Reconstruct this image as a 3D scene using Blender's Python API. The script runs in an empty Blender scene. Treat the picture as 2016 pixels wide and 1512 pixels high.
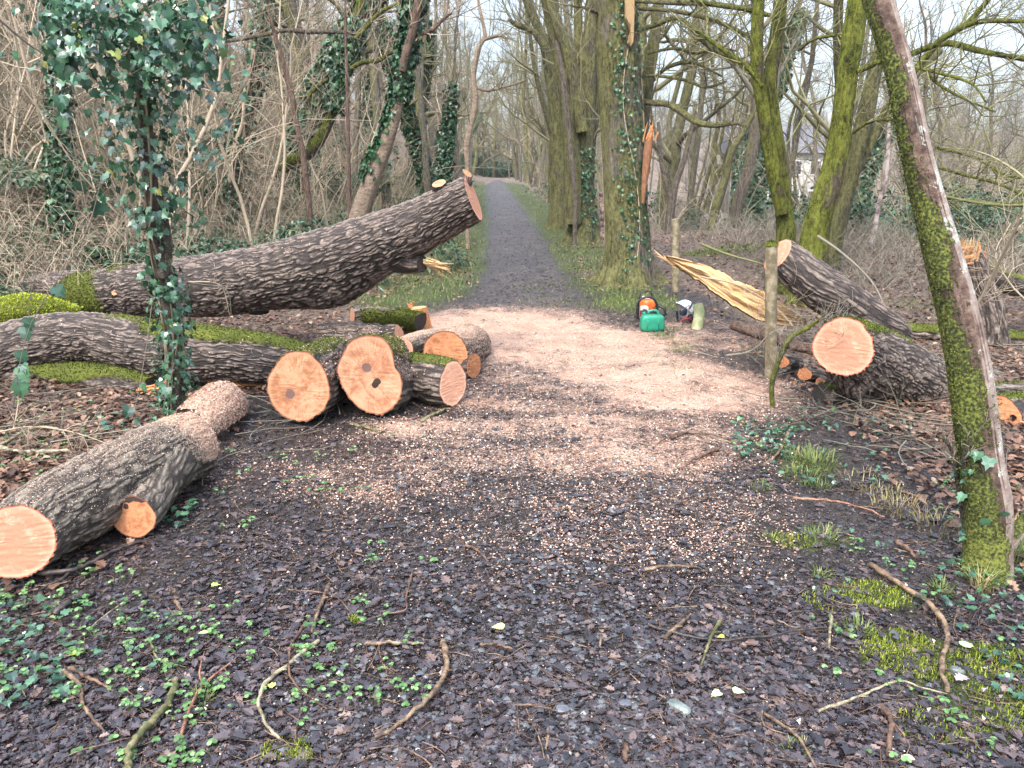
import bpy, math, random
import numpy as np
R_ = np.random.default_rng(11)
random.seed(5)
sc = bpy.context.scene
COL = sc.collection
# ------------------------------------------------------------------ camera
F_, CX, CY, PITCH, CH = 1515.0, 1008.0, 756.0, math.radians(15.5), 1.55
cam = bpy.data.objects.new("camera", bpy.data.cameras.new("camera"))
COL.objects.link(cam)
cam.data.sensor_width = 36.0
cam.data.lens = 36.0 * F_ / 2016.0
cam.location = (0, 0, CH)
cam.rotation_euler = (math.pi / 2 - PITCH, 0, 0)
cam.data.clip_start = 0.05
cam.data.clip_end = 3000
sc.camera = cam
sc.render.resolution_x, sc.render.resolution_y = 1024, 768
# ------------------------------------------------------------------ light
SUN_EL, SUN_AZ = math.radians(52), math.radians(205)
w = bpy.data.worlds.new("World"); sc.world = w; w.use_nodes = True
nt = w.node_tree; nt.nodes.clear()
wo = nt.nodes.new("ShaderNodeOutputWorld"); bg = nt.nodes.new("ShaderNodeBackground")
sky = nt.nodes.new("ShaderNodeTexSky"); sky.sky_type = 'NISHITA'; sky.sun_disc = False
sky.sun_elevation = SUN_EL; sky.sun_rotation = SUN_AZ; sky.dust_density = 2.0; sky.air_density = 1.0
hs = nt.nodes.new("ShaderNodeHueSaturation"); hs.inputs['Saturation'].default_value = 0.62
tc = nt.nodes.new("ShaderNodeTexCoord"); sx = nt.nodes.new("ShaderNodeSeparateXYZ")
mr = nt.nodes.new("ShaderNodeMapRange")      # an overcast sky is brighter overhead than at the horizon
mr.inputs['From Min'].default_value = 0.0; mr.inputs['From Max'].default_value = 0.75
mr.inputs['To Min'].default_value = 0.72; mr.inputs['To Max'].default_value = 4.8
mu = nt.nodes.new("ShaderNodeVectorMath"); mu.operation = 'SCALE'
nz = nt.nodes.new("ShaderNodeTexNoise"); nz.inputs['Scale'].default_value = 2.2; nz.inputs['Detail'].default_value = 4
mc = nt.nodes.new("ShaderNodeMapRange"); mc.inputs['To Min'].default_value = 0.75; mc.inputs['To Max'].default_value = 1.2
mc.inputs['From Min'].default_value = .3; mc.inputs['From Max'].default_value = .7
m2 = nt.nodes.new("ShaderNodeMath"); m2.operation = 'MULTIPLY'
L = nt.links.new
L(sky.outputs[0], hs.inputs['Color']); L(tc.outputs['Generated'], sx.inputs[0]); L(sx.outputs['Z'], mr.inputs['Value'])
L(tc.outputs['Generated'], nz.inputs['Vector']); L(nz.outputs[0], mc.inputs['Value'])
L(mr.outputs[0], m2.inputs[0]); L(mc.outputs[0], m2.inputs[1])
L(hs.outputs[0], mu.inputs[0]); L(m2.outputs[0], mu.inputs['Scale']); L(mu.outputs[0], bg.inputs['Color'])
bg.inputs['Strength'].default_value = 0.11
L(bg.outputs[0], wo.inputs[0])
sl = bpy.data.lights.new("sun", 'SUN'); sl.energy = 1.5; sl.angle = math.radians(10); sl.color = (1.0, .96, .9)
so = bpy.data.objects.new("sun", sl); COL.objects.link(so)
so.rotation_euler = (math.pi / 2 - SUN_EL, 0, math.radians(-25))
sc.view_settings.view_transform = 'Standard'; sc.view_settings.look = 'None'
sc.view_settings.exposure = 0.85; sc.view_settings.gamma = 1
sc.view_settings.use_curve_mapping = False
sc.cycles.max_bounces = 5; sc.cycles.diffuse_bounces = 3; sc.cycles.glossy_bounces = 2; sc.cycles.transparent_max_bounces = 6
sc.cycles.use_denoising = True

# ------------------------------------------------------------------ numbers
CT, ST = math.cos(PITCH), math.sin(PITCH)
def ray(px, py):
    a = (px - CX) / F_; b = -(py - CY) / F_
    return np.array([a, CT + b * ST, -ST + b * CT])
def at(px, py, D):                       # the point D metres ahead that is seen at this pixel of the photograph
    r = ray(px, py); t = D / r[1]
    return np.array([r[0] * t, D, CH + r[2] * t])
def mpp(p):                              # metres per pixel at a point
    return (p[1] * CT - (p[2] - CH) * ST) / F_
def sstep(a, b, x):
    t = np.clip((x - a) / (b - a), 0, 1); return t * t * (3 - 2 * t)
def softplus(x, k=1.0):
    return np.log1p(np.exp(np.clip(x / k, -30, 30))) * k
def _hash(ix, iy, iz, seed):
    n = (ix.astype(np.int64) * 374761393 + iy.astype(np.int64) * 668265263 + iz.astype(np.int64) * 1274126177 + seed * 974711) & 0xffffffff
    n = ((n ^ (n >> 13)) * 1103515245) & 0xffffffff
    n = ((n ^ (n >> 16)) * 69069 + 12345) & 0xffffffff
    n = n ^ (n >> 15)
    return (n & 0xffffff) / float(0xffffff)
def vnoise(p, seed=0):
    p = np.asarray(p, float); i = np.floor(p); f = p - i; f = f * f * (3 - 2 * f)
    x, y, z = i[..., 0], i[..., 1], i[..., 2]; r = 0
    for dx in (0, 1):
        for dy in (0, 1):
            for dz in (0, 1):
                wgt = (f[..., 0] if dx else 1 - f[..., 0]) * (f[..., 1] if dy else 1 - f[..., 1]) * (f[..., 2] if dz else 1 - f[..., 2])
                r = r + wgt * _hash(x + dx, y + dy, z + dz, seed)
    return r
def fbm(p, o=4, seed=0):
    p = np.asarray(p, float); a, s, t = 1.0, 0, 0
    for k in range(o):
        s = s + a * vnoise(p * 2 ** k + 17.3 * k, seed + k); t += a; a *= .5
    return s / t
def n2(x, y, s, o=3, seed=0):
    return fbm(np.stack([x * s, y * s, np.zeros_like(x) + .37], -1), o, seed)
def voro(p, seed=0):                     # F2 - F1 of jittered cells: cracks at 0
    i = np.floor(p); f1 = np.full(p.shape[:-1], 9.); f2 = f1.copy()
    for dx in (-1, 0, 1):
        for dy in (-1, 0, 1):
            for dz in (-1, 0, 1):
                c = i + (dx, dy, dz)
                q = np.stack([c[..., k] + _hash(c[..., 0], c[..., 1], c[..., 2], seed + 5 * k + 1) for k in range(3)], -1)
                d = np.sqrt(((q - p) ** 2).sum(-1))
                n1 = np.minimum(f1, d); f2 = np.minimum(np.maximum(f1, d), f2); f1 = n1
    return f2 - f1
# ------------------------------------------------------------------ terrain
def rise(y): return 0.0155 * softplus(y - 10, 1.5)
def path_x(y): return np.interp(y, [0, 5, 10, 20, 29, 50, 85, 120], [.25, .25, .2, .03, -.3, -1.0, -2.4, -9])
def foot(y): return np.interp(y, [0, 7, 12, 20, 60], [5.6, 5.4, 4.0, 3.6, 4.2])
def H(x, y, fine=True):
    x = np.asarray(x, float); y = np.asarray(y, float)
    z = rise(y)
    s = -x - foot(y)
    bank = 0.60 * softplus(s, .5); bank = np.where(bank > 24, 24 + (bank - 24) * .2, bank)
    z = z + bank * (1 + .18 * (n2(x, y, .12, 2, 3) - .5)) + .25 * sstep(0, 3, s) * (n2(x, y, .5, 2, 8) - .5)
    z = z + .45 * np.exp(-((x - 5.2) ** 2 / 7 + (y - 13.5) ** 2 / 14))
    r = x - 6.5 - .06 * y
    z = z - 3.2 * sstep(0, 12, r) * sstep(10, 24, y) - .9 * sstep(2.5, 6, x) * sstep(17, 26, y)
    z = z + 9 * sstep(90, 230, x * .75 + y * .55) * sstep(6, 40, x) + 7 * sstep(120, 240, y)
    z = z - .045 * (1 - np.clip(np.abs(x - path_x(y)) / .8, 0, 1) ** 2) * sstep(8.5, 11, y)
    if fine:
        d = np.sqrt(x * x + y * y); k = 1 / (1 + (d / 14) ** 2)
        rough = sstep(.6, 1.6, np.abs(x - path_x(y)))
        z = z + (.05 + .10 * rough) * (n2(x, y, .9, 3, 21) - .5) + k * .035 * (n2(x, y, 5, 3, 31) - .5) + k * .030 * (n2(x, y, 17, 3, 41) - .5)
        z = z + .10 * sstep(10, 30, d) * (n2(x, y, 2.2, 2, 51) - .5)
    return z
def hz(x, y): return float(H(np.array([x]), np.array([y]))[0])
def g(px, py):                           # where the pixel's ray meets the ground
    r = ray(px, py); ts = np.linspace(.8, 60, 1500)
    pz = CH + r[2] * ts; hh = H(r[0] * ts, r[1] * ts, False)
    k = int(np.argmax(pz < hh)) or 1499
    t = ts[k]
    for _ in range(4):
        z = hz(r[0] * t, r[1] * t); t = (z - CH) / r[2]
    return np.array([r[0] * t, r[1] * t, hz(r[0] * t, r[1] * t)])

# ------------------------------------------------------------------ mesh helpers
def prop(o, label=None, cat=None, group=None, kind=None):
    for k, v in (('label', label), ('category', cat), ('group', group), ('kind', kind)):
        if v: o[k] = v
    return o
def empty(name, loc, label, cat, group=None):
    o = bpy.data.objects.new(name, None); COL.objects.link(o); o.location = [float(a) for a in loc]
    o.empty_display_size = .1
    return prop(o, label, cat, group)
class Geo:
    def __init__(s): s.V = []; s.F = []; s.M = []; s.n = 0; s.A = {}
    def add(s, v, f, mi=0, **at):
        v = np.asarray(v, float).reshape(-1, 3); f = np.asarray(f, np.int64)
        s.V.append(v); s.F.append(f + s.n); s.M.append(np.full(len(f), mi)); 
        for k in set(s.A) | set(at):
            s.A.setdefault(k, [np.zeros(s.n)]).append(np.asarray(at.get(k, np.zeros(len(v))), float).reshape(-1))
        s.n += len(v)
    def tube(s, P, Rr, S=8, cap=True, mi=0, up=None):
        P = np.asarray(P, float); Rr = np.asarray(Rr, float)
        if P.ndim == 2: P = P[None]; Rr = Rr[None]
        B, N = Rr.shape
        T = np.gradient(P, axis=1); T /= np.linalg.norm(T, axis=2, keepdims=True) + 1e-9
        od = P[:, -1] - P[:, 0]; od /= np.linalg.norm(od, axis=1, keepdims=True) + 1e-9
        ref = np.where(np.abs(od[:, 2:3]) > .75, np.array([[1., .2, 0]]), np.array([[.1, 0, 1.]]))
        U = np.cross(T, ref[:, None, :]); U /= np.linalg.norm(U, axis=2, keepdims=True) + 1e-9
        W = np.cross(U, T)
        a = np.arange(S) * 2 * np.pi / S
        V = P[:, :, None] + Rr[:, :, None, None] * (U[:, :, None] * np.cos(a)[None, None, :, None] + W[:, :, None] * np.sin(a)[None, None, :, None])
        i = np.arange(B)[:, None, None] * N * S + np.arange(N - 1)[None, :, None] * S
        j = np.arange(S)[None, None, :]; k = (j + 1) % S
        f = np.stack([i + j, i + k, i + S + k, i + S + j], -1).reshape(-1, 4)
        s.add(V, f, mi)
        return V
    def build(s, name, mats, parent=None, smooth=True):
        me = bpy.data.meshes.new(name)
        V = np.concatenate(s.V) if s.V else np.zeros((0, 3))
        me.vertices.add(len(V)); me.vertices.foreach_set("co", V.astype(np.float32).ravel())
        li = np.concatenate([f.ravel() for f in s.F]); lt = np.concatenate([np.full(len(f), f.shape[1]) for f in s.F])
        me.loops.add(len(li)); me.loops.foreach_set("vertex_index", li.astype(np.int32))
        me.polygons.add(len(lt)); ls = np.concatenate([[0], np.cumsum(lt)[:-1]])
        me.polygons.foreach_set("loop_start", ls.astype(np.int32))
        me.polygons.foreach_set("material_index", np.concatenate(s.M).astype(np.int32))
        me.polygons.foreach_set("use_smooth", np.full(len(lt), smooth))
        me.update(calc_edges=True)
        for k, v in s.A.items():
            v = np.concatenate(v); v = np.pad(v, (0, len(V) - len(v)))
            a_ = me.attributes.new(k, 'FLOAT', 'POINT'); a_.data.foreach_set("value", v.astype(np.float32))
        for m in (mats if isinstance(mats, (list, tuple)) else [mats]): me.materials.append(m)
        o = bpy.data.objects.new(name, me); COL.objects.link(o)
        if parent is not None:
            o.parent = parent
            if parent.type == 'EMPTY' or True:
                wl = world_loc(parent); o.matrix_parent_inverse.identity()
                o.location = (-wl[0], -wl[1], -wl[2])
        return o
def world_loc(o):
    x = np.array(o.location, float)
    while o.parent is not None:
        o = o.parent; x = x + np.array(o.location, float)
    return x
def capless_tube(G, P, Rr, S=6, mi=0): return G.tube(P, Rr, S, False, mi)
def endcap(G, c, ring, mi=0):
    n = len(ring); v = np.vstack([ring, c[None]])
    i = np.arange(n); G.add(v, np.stack([i, (i + 1) % n, np.full(n, n)], -1), mi)
def stubby(G, P, Rr, S=8, mi=0, mi2=None):     # one tube with closed ends
    V = G.tube(P, Rr, S, False, mi)[0]
    P = np.asarray(P, float)
    endcap(G, P[0], V[0], mi if mi2 is None else mi2); endcap(G, P[-1], V[-1], mi if mi2 is None else mi2)
    return V
def catmull(P, n):
    P = np.asarray(P, float); Q = np.vstack([2 * P[0] - P[1], P, 2 * P[-1] - P[-2]])
    d = np.concatenate([[0], np.cumsum(np.linalg.norm(np.diff(P[:, :3], axis=0), axis=1))])
    s = np.linspace(0, d[-1], n); k = np.clip(np.searchsorted(d, s, side='right') - 1, 0, len(P) - 2)
    t = ((s - d[k]) / (d[k + 1] - d[k] + 1e-9))[:, None]
    p0, p1, p2, p3 = Q[k], Q[k + 1], Q[k + 2], Q[k + 3]
    return .5 * (2 * p1 + (p2 - p0) * t + (2 * p0 - 5 * p1 + 4 * p2 - p3) * t ** 2 + (3 * p1 - p0 - 3 * p2 + p3) * t ** 3)
def pl(pts, D=None, n=None):             # traced polyline [(px, py, r_px[, D])] -> world points and radii
    out = []
    for i, q in enumerate(pts):
        d = q[3] if len(q) > 3 else (D[0] + (D[1] - D[0]) * i / (len(pts) - 1) if isinstance(D, tuple) else D)
        p = at(q[0], q[1], d); out.append([*p, q[2] * mpp(p)])
    out = np.array(out)
    if len(out) == 2: n = n or 6
    c = catmull(out, n or max(8, 4 * len(out)))
    return c[:, :3], np.maximum(c[:, 3], .0008)
def box(G, c, s, mi=0, rz=0):
    v = np.array([[x, y, z] for x in (-.5, .5) for y in (-.5, .5) for z in (-.5, .5)]) * s
    ca, sa = math.cos(rz), math.sin(rz)
    v = v @ np.array([[ca, sa, 0], [-sa, ca, 0], [0, 0, 1]]) + c
    G.add(v, [[0, 1, 3, 2], [4, 6, 7, 5], [0, 4, 5, 1], [2, 3, 7, 6], [0, 2, 6, 4], [1, 5, 7, 3]], mi)
def rots(yaw, tilt, roll, n):            # random orientation matrices: tilt about a random horizontal axis, then yaw
    a = yaw; b = tilt; c = roll
    ca, sa, cb, sb, cc, s_ = np.cos(a), np.sin(a), np.cos(b), np.sin(b), np.cos(c), np.sin(c)
    z = np.zeros(n); o = np.ones(n)
    Rz = np.stack([ca, -sa, z, sa, ca, z, z, z, o], -1).reshape(n, 3, 3)
    Rx = np.stack([o, z, z, z, cb, -sb, z, sb, cb], -1).reshape(n, 3, 3)
    Rc = np.stack([cc, -s_, z, s_, cc, z, z, z, o], -1).reshape(n, 3, 3)
    return Rz @ Rx @ Rc
def inst(G, tv, tf, pos, rot, scale, mi=0):
    n = len(pos); K = len(tv)
    scale = np.asarray(scale, float)
    if scale.ndim == 1: scale = scale[:, None]
    v = np.einsum('nij,nkj->nki', rot, tv[None] * scale[:, None, :]) + pos[:, None]
    f = (np.asarray(tf)[None] + (np.arange(n) * K)[:, None, None]).reshape(-1, len(tf[0]))
    G.add(v, f, mi)
# leaf outlines (midrib along y, folded a little)
def fan(outline, fold=.12, curl=.1):
    o = np.array(outline, float); z = fold * np.abs(o[:, 0]) - curl * (o[:, 1]) ** 2
    v = np.column_stack([o, z]); v = np.vstack([v, [[0, .45, -curl * .2]]])
    n = len(o); return v, [[i, (i + 1) % n, n] for i in range(n)]
OAK = fan([(0, 0), (.1, .12), (.28, .2), (.2, .34), (.4, .45), (.26, .58), (.36, .74), (.18, .8), (0, 1), (-.18, .82), (-.38, .72), (-.24, .58), (-.38, .44), (-.2, .33), (-.26, .2), (-.1, .1)], .25, .2)
OVAL = fan([(0, 0), (.22, .2), (.3, .5), (.18, .8), (0, 1), (-.18, .8), (-.3, .5), (-.22, .2)], .3, .18)
IVY = fan([(0, 0), (.3, -.08), (.52, .2), (.34, .4), (.4, .62), (.16, .68), (0, 1), (-.16, .68), (-.4, .62), (-.34, .4), (-.52, .2), (-.3, -.08)], .22, .22)
HEART = fan([(0, 0), (.32, .02), (.46, .3), (.3, .65), (0, 1), (-.3, .65), (-.46, .3), (-.32, .02)], .25, .25)
QUAD = (np.array([[-.5, 0, 0], [.5, 0, .06], [.4, 1, -.05], [-.4, 1, .08]]), [[0, 1, 2, 3]])
DIA = (np.array([[0, 0, 0], [.35, .5, .1], [0, 1, -.1], [-.35, .5, .1]]), [[0, 1, 2, 3]])
BLADE = (np.array([[-.5, 0, 0], [.5, 0, 0], [.38, .55, .12], [-.38, .55, .12], [0, 1, .42]]), None)
def blades(G, pos, yaw, lean, L_, wd, mi=0):
    n = len(pos); t = np.array([0, .4, .75, 1.0])
    dx, dy = np.cos(yaw), np.sin(yaw)
    v = []
    for k, tt in enumerate(t):
        out = lean * L_ * tt ** 1.8; up = L_ * tt * np.sqrt(np.clip(1 - (lean * tt) ** 2 * .7, .05, 1))
        c = pos + np.stack([dx * out, dy * out, up], -1); ww = np.zeros(n) + wd * (1 - tt ** 1.5) * .5 + .0003
        s_ = np.stack([-dy * ww, dx * ww, 0 * ww], -1); v += [c - s_, c + s_]
    v = np.stack(v, 1); b = (np.arange(n) * 8)[:, None, None]
    f = (b + np.array([[[0, 1, 3, 2], [2, 3, 5, 4], [4, 5, 7, 6]]])).reshape(-1, 4)
    G.add(v, f, mi)
# ------------------------------------------------------------------ materials
class Mat:
    def __init__(s, name):
        s.m = bpy.data.materials.new(name); s.m.use_nodes = True; s.t = s.m.node_tree; s.t.nodes.clear()
        s.out = s.N('OutputMaterial'); s.b = s.N('BsdfPrincipled'); s.t.links.new(s.b.outputs[0], s.out.inputs[0])
        s.co = s.N('TexCoord').outputs['Object']
    def N(s, k): return s.t.nodes.new('ShaderNode' + k)
    def put(s, sock, v):
        if isinstance(v, bpy.types.NodeSocket): s.t.links.new(v, sock)
        elif isinstance(v, (tuple, list)): sock.default_value = (*v, 1.0) if len(v) == 3 and sock.type == 'RGBA' else v
        else: sock.default_value = v
    def noise(s, scale, detail=4, rough=.55, stretch=None, dist=0, vec=None):
        n = s.N('TexNoise'); n.inputs['Scale'].default_value = scale; n.inputs['Detail'].default_value = detail
        n.inputs['Roughness'].default_value = rough; n.inputs['Distortion'].default_value = dist
        v = vec or s.co
        if stretch:
            mp = s.N('Mapping'); mp.inputs['Scale'].default_value = stretch; s.t.links.new(v, mp.inputs[0]); v = mp.outputs[0]
        s.t.links.new(v, n.inputs['Vector']); return n.outputs[0]
    def attr(s, name):
        n = s.N('Attribute'); n.attribute_name = name; return n.outputs['Fac']
    def island(s): return s.N('NewGeometry').outputs['Random Per Island']
    def objrand(s): return s.N('ObjectInfo').outputs['Random']
    def math(s, op, a, b=0.0):
        n = s.N('Math'); n.operation = op; s.put(n.inputs[0], a); s.put(n.inputs[1], b); return n.outputs[0]
    def step(s, v, a, b, lo=0.0, hi=1.0):
        n = s.N('MapRange'); s.put(n.inputs['Value'], v); n.inputs['From Min'].default_value = a; n.inputs['From Max'].default_value = b
        n.inputs['To Min'].default_value = lo; n.inputs['To Max'].default_value = hi; return n.outputs[0]
    def ramp(s, v, stops, interp='LINEAR'):
        n = s.N('ValToRGB'); s.put(n.inputs[0], v); e = n.color_ramp.elements; n.color_ramp.interpolation = interp
        while len(e) < len(stops): e.new(.5)
        for q, (p, c) in zip(e, stops): q.position = p; q.color = (*c, 1)
        return n.outputs[0]
    def mix(s, f, a, b, mode='MIX'):
        n = s.N('Mix'); n.data_type = 'RGBA'; n.blend_type = mode
        s.put(n.inputs[0], f); s.put(n.inputs[6], a); s.put(n.inputs[7], b); return n.outputs[2]
    def normalz(s):
        x = s.N('SeparateXYZ'); s.t.links.new(s.N('NewGeometry').outputs['Normal'], x.inputs[0]); return x.outputs['Z']
    def bump(s, h, st=.5, dist=.02):
        n = s.N('Bump'); n.inputs['Strength'].default_value = st; n.inputs['Distance'].default_value = dist
        s.put(n.inputs['Height'], h); s.t.links.new(n.outputs[0], s.b.inputs['Normal']); return s
    def col(s, c): s.put(s.b.inputs['Base Color'], c); return s
    def rough(s, r, spec=.5): s.put(s.b.inputs['Roughness'], r); s.b.inputs['Specular IOR Level'].default_value = spec; return s
def leafmat(name, stops, rough=.4, spec=.5, trans=.12, hue=None):
    m = Mat(name); r = m.island()
    c = m.ramp(r, stops); c = m.mix(m.step(m.noise(60, 2), .3, .7, 0, .35), c, (.5, .5, .5), 'OVERLAY')
    m.col(c).rough(rough, spec)
    if trans:
        t = m.N('BsdfTranslucent'); mx = m.N('MixShader'); mx.inputs[0].default_value = trans
        m.put(t.inputs[0], c); m.t.links.new(m.b.outputs[0], mx.inputs[1]); m.t.links.new(t.outputs[0], mx.inputs[2]); m.t.links.new(mx.outputs[0], m.out.inputs[0])
    return m.m
def barkmat(name, dark, mid, light, moss=((.028, .036, .006), (.115, .13, .018)), mossbias=0.0, lich=0.0, rough=.7):
    m = Mat(name); h = m.attr('h')
    n1 = m.noise(7, 5); n2_ = m.noise(45, 4); n3 = m.noise(160, 3)
    hv = m.math('ADD', h, m.math('MULTIPLY', m.math('SUBTRACT', n2_, .5), .5))
    c = m.ramp(hv, [(.12, dark), (.5, mid), (.92, light)])
    c = m.mix(m.step(n1, .35, .7, 0, .55), c, m.mix(.5, c, (.10, .075, .06), 'MIX'))
    c = m.mix(m.step(n3, .45, .75, 0, .28), c, light, 'MIX') if lich >= 0 else c
    ms = m.step(m.math('ADD', m.attr('moss'), m.math('MULTIPLY', m.math('SUBTRACT', n2_, .5), .7)), .42, .58)
    mcol = m.ramp(m.math('ADD', m.math('MULTIPLY', n3, .6), m.math('MULTIPLY', n1, .45)), [(.3, moss[0]), (.62, moss[1])])
    c = m.mix(ms, c, mcol)
    ds = m.step(m.math('ADD', m.attr('dust'), m.math('MULTIPLY', m.math('SUBTRACT', m.noise(130, 3, .7), .5), 1.6)), .62, .8)
    c = m.mix(ds, c, m.ramp(n3, [(.3, (.36, .21, .13)), (.7, (.62, .46, .34))]))
    if lich:
        lm = m.step(m.math('ADD', m.attr('lich'), m.math('MULTIPLY', m.math('SUBTRACT', n2_, .5), 1.1)), .6, .68)
        c = m.mix(lm, c, (.50, .53, .46))
    m.col(c).rough(m.step(ms, 0, 1, rough, .95), .4)
    return m.bump(m.math('ADD', m.math('MULTIPLY', n2_, .7), m.math('MULTIPLY', n3, .5)), .7, .012).m
BARK = barkmat('furrowed_bark', (.005, .0035, .003), (.066, .049, .040), (.24, .19, .155))
BARK_PALE = barkmat('chip_dusted_bark', (.018, .014, .011), (.085, .07, .054), (.23, .195, .15))
def woodmat(name, pale, deep, rim, seed=0.0, streak=.5):
    m = Mat(name)
    uv = m.N('UVMap'); uv.uv_map = 'face'
    vm = m.N('VectorMath'); vm.operation = 'ADD'; m.put(vm.inputs[0], uv.outputs[0]); vm.inputs[1].default_value = (seed, seed * .7, seed)
    ln = m.N('VectorMath'); ln.operation = 'LENGTH'; m.put(ln.inputs[0], uv.outputs[0]); r = ln.outputs['Value']
    wob = m.noise(1.6, 3, vec=vm.outputs[0])
    rr = m.math('ADD', r, m.math('MULTIPLY', m.math('SUBTRACT', wob, .5), 1.1))
    ring = m.math('SINE', m.math('MULTIPLY', rr, 70.0))
    ring2 = m.math('SINE', m.math('MULTIPLY', rr, 23.0))
    sxy = m.N('SeparateXYZ'); m.put(sxy.inputs[0], uv.outputs[0])
    ang = m.math('ARCTAN2', sxy.outputs[1], sxy.outputs[0])
    cb = m.N('CombineXYZ'); m.put(cb.inputs[0], m.math('MULTIPLY', m.math('SINE', ang), 1.0)); m.put(cb.inputs[1], m.math('COSINE', ang)); m.put(cb.inputs[2], m.math('MULTIPLY', r, .06))
    rad = m.noise(26, 4, .7, vec=cb.outputs[0])
    # saw marks: long parallel scores across the face
    saw = m.noise(6, 3, .7, stretch=(1.5, 16, 1), vec=vm.outputs[0], dist=.4)
    blot = m.noise(2.2, 4, .6, vec=vm.outputs[0], dist=.8)
    k = m.math('ADD', m.math('MULTIPLY', rad, streak), m.math('MULTIPLY', blot, .7))
    k = m.math('ADD', k, m.math('MULTIPLY', saw, .3)); k = m.math('ADD', k, m.math('MULTIPLY', ring, .012)); k = m.math('ADD', k, m.math('MULTIPLY', ring2, .028))
    c = m.ramp(k, [(.67, deep), (.76, tuple(a * .5 + b * .5 for a, b in zip(pale, deep))), (.84, pale)])
    c = m.mix(m.step(r, .80, .93, 0, .55), c, pale)
    c = m.mix(m.step(m.math('ADD', m.attr('heart'), m.math('MULTIPLY', m.math('SUBTRACT', m.noise(9, 3, vec=vm.outputs[0]), .5), .5)), .5, .6), c, (.15, .085, .07))
    c = m.mix(m.step(m.math('ADD', m.attr('rot'), m.math('MULTIPLY', m.math('SUBTRACT', m.noise(9, 3, vec=vm.outputs[0]), .5), .5)), .5, .56), c, (.035, .022, .016))
    edge = m.math('ADD', r, m.math('MULTIPLY', m.math('SUBTRACT', m.noise(14, 3, vec=vm.outputs[0]), .5), .014))
    c = m.mix(m.step(edge, .955, .965), c, rim); c = m.mix(m.step(edge, .985, .997), c, (.05, .035, .028))
    m.col(c).rough(.75, .3)
    return m.bump(m.math('ADD', saw, m.math('MULTIPLY', rad, .5)), .35, .006).m
WOOD_O = woodmat('orange_cut_wood', (.52, .275, .155), (.31, .13, .06), (.27, .10, .05), 0.3)
WOOD_P = woodmat('pale_cut_wood', (.53, .29, .17), (.33, .14, .07), (.30, .11, .055), 1.9)
WOOD_R = woodmat('rosy_cut_wood', (.66, .40, .27), (.47, .225, .135), (.46, .13, .07), 4.1, .3)
WOOD_D = woodmat('deep_orange_cut_wood', (.48, .215, .10), (.29, .10, .04), (.2, .07, .04), 7.7, .6)
def torn(name, pale, mid, dark, st=(1, 1, 1)):
    m = Mat(name); f = m.noise(14, 5, .7, stretch=st, dist=.6); n = m.noise(3, 3)
    m.col(m.mix(m.step(n, .4, .7, 0, .6), m.ramp(f, [(.3, dark), (.48, mid), (.7, pale)]), mid)).rough(.7, .3)
    return m.bump(f, .8, .02).m
TORN_Y = torn('torn_yellow_wood', (.74, .56, .34), (.62, .40, .19), (.30, .15, .06), (3, 12, 9))
TORN_O = torn('torn_orange_wood', (.72, .42, .20), (.5, .21, .08), (.2, .07, .035), (6, 6, 1))
def plain(name, c, r=.5, c2=None, sc_=20, metal=0, spec=.5, b=0):
    m = Mat(name)
    if c2 is not None: m.col(m.mix(m.step(m.noise(sc_, 5, .65), .42, .62), c, c2))
    else: m.col(m.mix(m.step(m.noise(30, 3), .3, .8, 0, .25), c, tuple(x * .6 for x in c)))
    m.rough(r, spec); m.b.inputs['Metallic'].default_value = metal
    if b: m.bump(m.noise(sc_ * 2, 4), b, .01)
    return m.m
# standing trees
def trunkmat(name, base, light, mossc, mossamt, st=(1, 1, .3), var=.25, fine=30, dk=.4):
    m = Mat(name); a = m.noise(2.0, 4); b = m.noise(fine, 5, .65, stretch=st); c3 = m.noise(110, 3)
    gn = m.N('NewGeometry'); sx_ = m.N('SeparateXYZ'); m.put(sx_.inputs[0], gn.outputs['Normal'])
    c = m.ramp(b, [(.3, base), (.68, light)])
    side = m.math('ADD', m.math('MULTIPLY', sx_.outputs['X'], -.16), m.math('MULTIPLY', sx_.outputs['Z'], .35))
    k = m.math('ADD', m.math('ADD', m.math('MULTIPLY', a, 1.3), side), m.math('MULTIPLY', b, .45))
    v8 = m.noise(9, 5, .72, stretch=(1, 1, .35)); v3 = m.noise(34, 4, .7, stretch=(1, 1, .5))
    k = m.math('ADD', k, m.math('MULTIPLY', m.math('SUBTRACT', v8, .5), .9)); mk = m.step(k, 1.14 - mossamt, 1.34 - mossamt)
    c = m.mix(m.step(v3, .40, .54, dk, 0), c, tuple(x * .4 for x in base))
    c = m.mix(mk, c, m.ramp(m.math('ADD', m.math('ADD', m.math('MULTIPLY', c3, .25), m.math('MULTIPLY', v3, .4)), m.math('MULTIPLY', v8, .4)), [(.43, tuple(x * .5 for x in mossc[0])), (.52, tuple((x + y) * .45 for x, y in zip(*mossc))), (.62, mossc[1])]))
    ob = m.objrand(); c = m.mix(m.step(ob, 0, 1, 0, var), c, (.05, .045, .04))
    m.col(c).rough(.9, .2); return m.bump(m.math('ADD', m.math('ADD', b, m.math('MULTIPLY', v3, .8)), m.math('MULTIPLY', c3, .5)), 1.0, .05).m
MOSS1 = ((.065, .066, .024), (.26, .25, .10)); MOSS2 = ((.045, .056, .010), (.24, .26, .045))
T_MOSSY = trunkmat('mossy_grey_bark', (.08, .068, .052), (.32, .28, .21), MOSS1, .43, (1, 1, .14))
T_OLIVE = trunkmat('olive_bark', (.05, .045, .028), (.22, .20, .12), MOSS1, .40)
T_GREEN = trunkmat('green_moss_bark', (.06, .045, .035), (.17, .13, .10), MOSS2, .56)
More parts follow.
